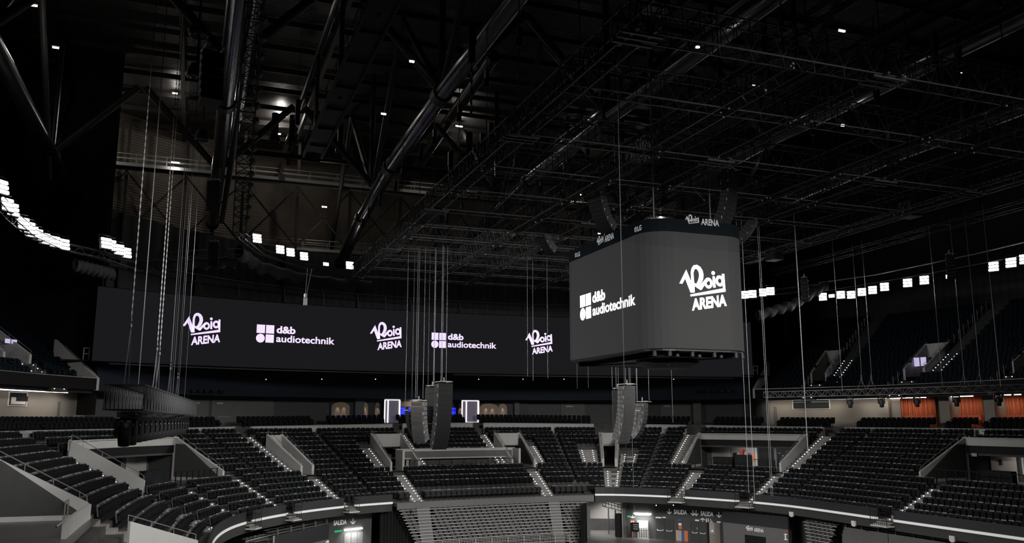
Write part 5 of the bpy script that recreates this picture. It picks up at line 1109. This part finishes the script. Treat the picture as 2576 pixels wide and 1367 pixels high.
# floodlight
fl = thing('floodlight', 'flood', 'light'); b = MB(); b.box((0, .12, 0), (.74, .16, .80)); b.build('housing', 'blkm', fl, local=True)
for k in range(3):
    b = MB(); b.box((0, .0, -.26+.26*k), (.66, .10, .15)); b.build('lamp_bar', 'led', fl, local=True)
b = MB(); b.rod((-.42, .12, 0), (-.42, .12, .62), .025); b.rod((.42, .12, 0), (.42, .12, .62), .025); b.rod((-.42, .12, .62), (.42, .12, .62), .025); b.build('yoke', 'blkm', fl, local=True); remember(fl)
FG = [('in the row at the left edge', 24, [(6, 470), (20, 515), (33, 527), (60, 562), (75, 573), (83, 583), (95, 590), (113, 600), (138, 608), (162, 615)]), ('in the row left of the hoist chains', 24, [(268, 612), (280, 617), (300, 628), (318, 636)]),
      ('in the row left of the rigging corner', 27, [(647, 600), (705, 628), (731, 635), (765, 645), (820, 665), (880, 668)]), ('in the short row right of the cube', 24, [(1873, 742), (1893, 740), (1920, 736), (1938, 733)]),
      ('in the long row on the right', 24, [(2070, 747), (2092, 745), (2115, 742), (2141, 742), (2168, 735), (2195, 730), (2225, 722), (2283, 712), (2325, 705), (2388, 696), (2499, 671), (2543, 661), (2578, 652)])]
first = True
for where, z, pts in FG:
    for i, (xp, yp) in enumerate(pts):
        p = onZ(xp, yp, z); aim = Vector((20, 30, 4)) if xp > 1000 else Vector((22, 28, 4)); dv = (aim-Vector(p)); rz = math.atan2(dv.y, dv.x)+PI/2; lab = 'white floodlight %s, %s from the left' % (where, ORD[i])
        o = fl if first else copy_thing(fl, p, rz); first = False; tag(o, lab, 'light', 'floodlights '+where); o.location = p; sk_ = .25 if xp < 1000 else -.15; sc_ = .8 if (xp, yp) in ((820, 665), (2388, 696)) else 1.1
        o.rotation_euler = (math.radians(-14), 0, rz); o.scale = (sc_, sc_, sc_)
        if (xp, yp) in ((820, 665), (2388, 696), (2092, 745)): o.scale = (.8, .8, .45)
# ------------------------------------------------------------------ left light truss with moving heads
A = Vector(onD(309, 1035, 27.5)); B = Vector(onD(468, 1040, 52)); B.z = A.z = 11.83
lt2 = truss('light_truss', 'black lattice truss hanging at the left with a row of moving lights', A, B, 1.05, .72, .42, .03, .018, 'trussl', 'trussg')
b = MB(); b.box((0, 0, -.03), (.5, .5, .03)); 
mh = thing('moving_light', 'mh', 'light'); b = MB(); b.box((0, 0, -.10), (.42, .34, .16)); b.lathe([(0, -.18), (.16, -.18), (.16, -.24), (0, -.24)], (0, 0, 0), 12); b.build('base', 'blkm', mh, local=True)
b = MB()
for s_ in (-1, 1): b.box((s_*.24, 0, -.48), (.07, .18, .52))
b.box((0, 0, -.25), (.5, .2, .06)); b.build('yoke', 'blk', mh, local=True)
b = MB(); b.lathe([(0, -.30), (.15, -.32), (.19, -.5), (.19, -.75), (.16, -1.02), (.13, -1.04)], (0, 0, 0), 14); b.build('head', 'spkd', mh, local=True, smooth=True); b = MB(); b.lathe([(.13, -1.03), (.06, -1.05), (0, -1.05)], (0, 0, 0), 14); b.build('lens', 'lens', mh, local=True)
b = MB(); b.box((.2, -.12, -.42), (.03, .02, .03)); b.build('display', 'pale', mh, local=True); remember(mh)
dv = (B-A).normalized()
for i in range(15):
    p = A+dv*(.7+1.62*i)+Vector((0, 0, 0)); p.z -= .04; lab = 'black moving light hanging under the left truss, %s from the near end' % ORD[i]
    if i == 0: mh.location = p; mh['label'] = lab; mh['group'] = 'moving lights under the left truss'; mh.rotation_euler.z = .35
    else: copy_thing(mh, p, .35, lab, 'moving lights under the left truss', .95 if i > 1 else 1)
CK, C2 = onZ(1925, 1001, 13.55), onZ(2600, 985, 13.55)
rt = truss('light_truss', 'slim lattice light truss in front of the upper tier at the right', CK, C2, .5, .5, .5, .028, .016, 'trussl', 'trussl')
dv2 = Vector(C2)-Vector(CK)
for i, xp in enumerate((2137, 2216, 2305, 2405, 2510)):
    f = min(np.linspace(0, 1, 400), key=lambda f: abs((lambda p: (1288+FPX*(p.x*math.cos(YAW)-p.y*math.sin(YAW))/((p.x*math.sin(YAW)+p.y*math.cos(YAW))*math.cos(PITCH)+(p.z-EYE)*math.sin(PITCH))))(Vector(CK)+dv2*f)-xp)); p = Vector(CK)+dv2*float(f); copy_thing(mh, p, -.7, 'black moving light under the slim right truss, %s from the left' % ORD[i], 'moving lights under the slim right truss', .95)
# ------------------------------------------------------------------ hanging ropes and chains
def vert(name, label, p, ztop, m='rope', r=.014, cat='rope', links=False, group=None):
    x, y, z = p; t = MB()
    if links:
        n = int((ztop-z)/.11)
        for k in range(n):
            zz = z+.11*k
            if k % 2: t.box((x, y, zz), (.032, .013, .12))
            else: t.box((x, y, zz), (.013, .032, .12))
    else: t.rod((x, y, z), (x, y, ztop), r, 5)
    return tag(t.build(name, m), label, cat, group)
def on_line(A_, B_, xp):
    best = None
    for f in np.linspace(0, 1, 500):
        p = A_+(B_-A_)*float(f); d_ = (p.x*math.sin(YAW)+p.y*math.cos(YAW))*math.cos(PITCH)+(p.z-EYE)*math.sin(PITCH); e = abs(1288+FPX*(p.x*math.cos(YAW)-p.y*math.sin(YAW))/d_-xp)
        if best is None or e < best[0]: best = (e, p)
    return best[1]
def sling(label, p, zt, dv_, half=.75):
    top = Vector(p); top.z = zt; b = MB()
    for s_ in (-1, 1): b.rod(top, Vector(p)+dv_*half*s_, .02, 5)
    b.lathe([(0, .2), (.035, .17), (.045, .08), (.02, 0), (0, 0)], top, 8); b.lathe([(0, .36), (.03, .33), (.03, .25), (0, .2)], top, 8); return tag(b.build('lifting_sling', 'roped'), label, 'sling')
tz = 12.55
for i, (xp, kind, zt, m_) in enumerate(((302, 'c', 14.2, 'chain'), (343, 'r', 0, 'rope'), (384, 'c', 14.1, 'chain'), (391, 'c', 14.0, 'chain'), (421, 'c', 13.7, 'chain'), (426, 'r', 0, 'roped'), (431, 'r', 0, 'rope'), (441, 'c', 13.5, 'roped'), (445, 'r', 0, 'rope'), (461, 'r', 0, 'rope'))):
    p = on_line(A, B, xp)
    if i == 0: p = A+dv*.3
    p = Vector((p.x, p.y, tz)); nm = ORD[i]
    if kind == 'c':
        sling('grey lifting sling on the left light truss, under the %s hanging line from the left' % nm, p, zt, dv, .6 if i else .5); vert('hoist_chain', 'pale hoist chain above the left light truss, %s hanging line from the left' % nm, (p.x, p.y, zt+.4), 33.5, m_, cat='chain', links=(i in (0, 2, 3)), r=.011)
    else: vert('lifting_rope', 'thin steel rope above the left light truss, %s hanging line from the left' % nm, p, 33.5, m_, .014 if i == 1 else .009)
# loose lines elsewhere: picture x at the foot, foot y, distance, top height
LN = [(1045, 1002, 66, 'left one of the pair above the short grey column'), (1049, 1002, 66, 'right one of the pair above the short grey column'), (1064, 1003, 66, 'right line of the short grey speaker column'), (1019, 1035, 67, 'line above the slim black speaker column'), (1036, 1003, 67, 'thin line beside the short grey speaker column'), (1090, 968, 66, 'line above the tall grey bass column'), (1092, 966, 66.3, 'second line above the tall grey bass column'), (1076, 1000, 68, 'dark line between the left speaker columns'), (1109, 960, 65, 'left line of the tall black speaker column'), (1112, 960, 65.3, 'middle line of the tall black speaker column'), (1122, 960, 65, 'right line of the tall black speaker column'),
      (1327, 948, 70, 'loose line over the third word mark, left one'), (1341, 958, 70, 'loose line over the third word mark, middle one'), (1378, 953, 70, 'loose line over the third word mark, right one'), (1452, 978, 72, 'loose line left of the cube foot'), (1480, 976, 72, 'loose line just right of the cube foot'),
      (1540, 975, 64, 'line above the bass column under the cube, left one'), (1550, 975, 64, 'line above the bass column under the cube, right one'), (1574, 968, 63, 'line above the grey speaker column under the cube, left one'), (1583, 968, 63, 'line above the grey speaker column under the cube, right one'), (1602, 1008, 66, 'line above the curved column under the cube, left one'), (1604, 1030, 66, 'line above the smallest speaker column'), (1633, 1008, 66, 'line above the curved column under the cube, right one'), (1693, 1064, 74, 'line between the cube foot and the club seats')]
for i, (xp, yp, d_, lab) in enumerate(LN): p = onD(xp, yp, d_); vert('hanging_line', 'thin grey hanging cable, '+lab, p, 25.0, 'roped' if i in (4, 7, 14, 15) else 'rope', .014, 'cable')
for i, (xp, yp, d_, r_) in enumerate(((1575, 1166, 34, .022), (1884, 1241, 58, .026), (1899, 1268, 58, .028), (1940, 1248, 60, .022), (1944, 1248, 60, .022), (2033, 1146, 62, .05), (2119, 984, 70, .025), (2169, 968, 74, .03), (2194, 968, 73, .03), (2371, 972, 70, .03), (2427, 968, 68, .03), (2467, 966, 66, .03), (2517, 974, 64, .032), (1558, 1090, 62, .02))):
    p = onD(xp, yp, d_); vert('hanging_line', 'long thin cable hanging on the right half of the picture, %s from the left' % ORD[[0, 2, 3, 4, 5, 6, 7, 8, 9, 10, 11, 12, 13, 1][i]] if i != 13 else 'short thin cable in front of the bass column under the cube', p, 27 if xp < 2000 else 26, 'rope', r_*.6, 'cable')
for i, xp in enumerate((2169, 2194, 2427, 2467)): p = Vector(on_line(Vector(CK), Vector(C2), xp)); sling('small sling on the slim right truss, %s from the left' % ORD[i], p+Vector((0, 0, .5)), p.z+1.3, dv2.normalized(), .35)
# hook block hanging in front of the screen
p = onD(768, 765, 60); q = MB(); q.box((p[0], p[1], p[2]+.15), (.25, .18, .5)); q.lathe([(0, .75), (.12, .7), (.12, .45), (0, .4)], (p[0], p[1], p[2]), 8); tag(q.build('hook_block', 'chain'), 'small chain hook block hanging in front of the ribbon screen', 'hook')
q = MB(); q.rod((p[0]-.02, p[1], p[2]+.6), (p[0]+.05, p[1], 22), .02); q.rod((p[0]+.05, p[1], p[2]+.6), (p[0]+.35, p[1], 22), .02); tag(q.build('hook_rope', 'rope'), 'two pale ropes holding the small hook block', 'rope')
for i, (xp, yp, Y) in enumerate(((1187, 88, 34), (750, 270, 60), (1235, 330, 50), (2349, 105, 34), (1133, 400, 60))):
    p = onY(xp, yp, Y); q = MB(); q.box(p, (.35, .3, 1.1)); q.box((p[0], p[1], p[2]-.9), (.28, .22, .9)); q.rod((p[0], p[1], p[2]+.5), (p[0], p[1], 40), .02); tag(q.build('chain_hoist', 'blkm'), 'hanging chain hoist motor in the roof, '+['beside the big tube left of the grid', 'under the dark deck left of the post', 'left of the grid edge', 'high at the right', 'below the big tube'][i], 'hoist')
    p2 = (p[0], p[1], p[2]-4 if i else p[2]-2); q = MB(); 
    for k in range(10): q.box((p[0], p[1], p[2]-1.4-.25*k), (.10 if k % 2 else .03, .03 if k % 2 else .10, .28))
    tag(q.build('link_chain', 'roped'), 'short large linked chain below the roof hoist '+['beside the big tube', 'under the dark deck', 'left of the grid edge', 'high at the right', 'below the big tube'][i], 'chain')
# ------------------------------------------------------------------ speakers
def line_array(label, top, n, w_, h, dp, face, curve=0, grow=1.0, mbox='spk', mfront='spkg', frame=True, group=None, front='grille'):
    # face: direction the fronts look, in plan; curve: total bend in degrees
    f = Vector((face[0], face[1], 0)).normalized(); s_ = Vector((-f.y, f.x, 0)); t = thing('speaker_array', label, 'speaker', top); p = Vector(top); ang = 0
    if frame:
        b = MB(); 
        for k in (-.4, .4): b.rod(p+s_*w_*k+f*.3+Vector((0, 0, .12)), p+s_*w_*k-f*dp*.9+Vector((0, 0, .12)), .04)
        b.rod(p+s_*w_*.4+Vector((0, 0, .14)), p-s_*w_*.4+Vector((0, 0, .14)), .05); b.rod(p-f*.3+Vector((0, 0, .1)), p-f*.3+Vector((0, 0, .45)), .04); b.build('flying_frame', 'chain', t)
    for i in range(n):
        a = math.radians(curve*((i+.5)/n)**1.6); dn = Vector((0, 0, -1))*math.cos(a)-f*math.sin(a); ff = f*math.cos(a)-Vector((0, 0, 1))*math.sin(a)
        c0 = p; c1 = p+dn*h*.94; b = MB(); k2 = .82
        def crn(c, sx, back): return c+s_*sx*w_/2*(k2 if back else 1)+(-ff*dp if back else Vector())
        v = [crn(c0, -1, 0), crn(c0, 1, 0), crn(c0+dn*h*.08, 1, 1), crn(c0+dn*h*.08, -1, 1), crn(c1, -1, 0), crn(c1, 1, 0), crn(c1-dn*h*.12, 1, 1), crn(c1-dn*h*.12, -1, 1)]
        b.add(v, [(0, 1, 2, 3), (7, 6, 5, 4), (1, 0, 4, 5), (2, 1, 5, 6), (3, 2, 6, 7), (0, 3, 7, 4)]); cab = b.build('cabinet', mbox, t)
        b = MB(); o = ff*.012; m_ = .03
        b.add([c0+s_*(-w_/2+m_)+dn*m_*.6+o, c0+s_*(w_/2-m_)+dn*m_*.6+o, c1+s_*(w_/2-m_)-dn*m_*.6+o, c1+s_*(-w_/2+m_)-dn*m_*.6+o], [(0, 1, 2, 3), (3, 2, 1, 0)])
        go = b.build(front, mfront, t); gm = cab
        go.parent = cab
        for sx in (-1, 1):
            b = MB(); b.box(c0+s_*sx*w_*.5-ff*.10+dn*h*.5, (.03, .03, h*.5)); hd = b.build('side_bracket', 'galv' if i % 2 == 0 else 'blkm', t)
        p = p+dn*h
    return t
cw = Vector((math.sin(YAW), math.cos(YAW))); toc = lambda deg: (-math.sin(YAW+math.radians(deg)), -math.cos(YAW+math.radians(deg)))   # towards the viewer, turned by deg
line_array('slim black curved speaker column, leftmost of the hanging group left of centre', onD(1024, 1037, 67), 12, .62, .20, .55, toc(62), 55, mbox='spkd')
line_array('short grey speaker column of nine cabinets hanging left of centre', onD(1048, 1012, 66), 9, 1.05, .355, .8, toc(28), 24, mbox='spk', mfront='spk')
line_array('straight grey column of six bass cabinets behind the tall black column', onD(1085, 975, 67), 6, .95, .56, .9, toc(10), 0, mbox='spk', mfront='spk')
line_array('tallest black speaker column of fourteen cabinets left of centre', onD(1121, 965, 65), 14, 1.2, .365, .95, toc(-30), 28, mbox='spkd')
line_array('straight column of six bass cabinets under the cube, leftmost there', onD(1552, 982, 64), 6, .75, .50, .8, toc(15), 0, mbox='spk', mfront='spk')
line_array('tall grey speaker column under the middle of the cube', onD(1584, 971, 63), 13, 1.05, .335, .9, toc(-32), 32, mbox='spk', mfront='spk')
line_array('curved speaker column right of the tall one under the cube', onD(1625, 1015, 66), 10, .95, .29, .7, toc(-62), 48, mbox='spk', mfront='spkd')
line_array('smallest curved speaker column under the cube', onD(1606, 1038, 66), 9, .6, .19, .5, toc(-55), 40, mbox='spk', mfront='spkd')
line_array('black speaker column near the top left beside the double tube', onD(538, 128, 40), 6, 1.0, .42, .8, toc(-35), -18, mbox='spk', mfront='spkd')
line_array('black speaker column on the left in front of the drape rail, upper one', onD(538, 455, 70), 7, 1.0, .36, .6, toc(-10), 18, mbox='spkd')
line_array('black speaker column on the left, lower one above the ribbon screen', onD(538, 610, 72), 8, .8, .25, .6, toc(-10), 30, mbox='spkd')
line_array('dark long speaker column above the left side of the cube', onD(1490, 440, 50), 14, 1.15, .27, .6, toc(55), 48, mbox='spkd')
line_array('dark curved speaker column left of the cube below the grid', onD(1355, 545, 62), 13, 1.0, .24, .6, toc(60), 55, mbox='spkd')
line_array('dark long speaker column above the right side of the cube', onD(1845, 430, 50), 14, 1.15, .28, .6, toc(-50), 42, mbox='spkd')
line_array('dark curved speaker column with a pale edge right of the cube', onD(1915, 470, 58), 16, .9, .28, .6, toc(-70), 62, mbox='spkd')
line_array('small speaker column beside the first long cable on the right', onD(2023, 702, 72), 6, .55, .32, .5, toc(20), 14, mbox='spkd')
line_array('small speaker column in front of the right row of floodlights', onD(2390, 643, 66), 7, .55, .24, .5, toc(20), 20, mbox='spkd')
p = onY(1648, 8, 26); q = MB(); q.box((p[0], p[1], p[2]), (.9, .7, .7)); t = thing('monitor_speaker', 'grey speaker box hanging at the top edge above the rigging grid', 'speaker', p); q.build('cabinet', 'spk', t); q = MB(); q.box((p[0], p[1]-.36, p[2]), (.8, .02, .6)); q.build('grille', 'spkg', t)
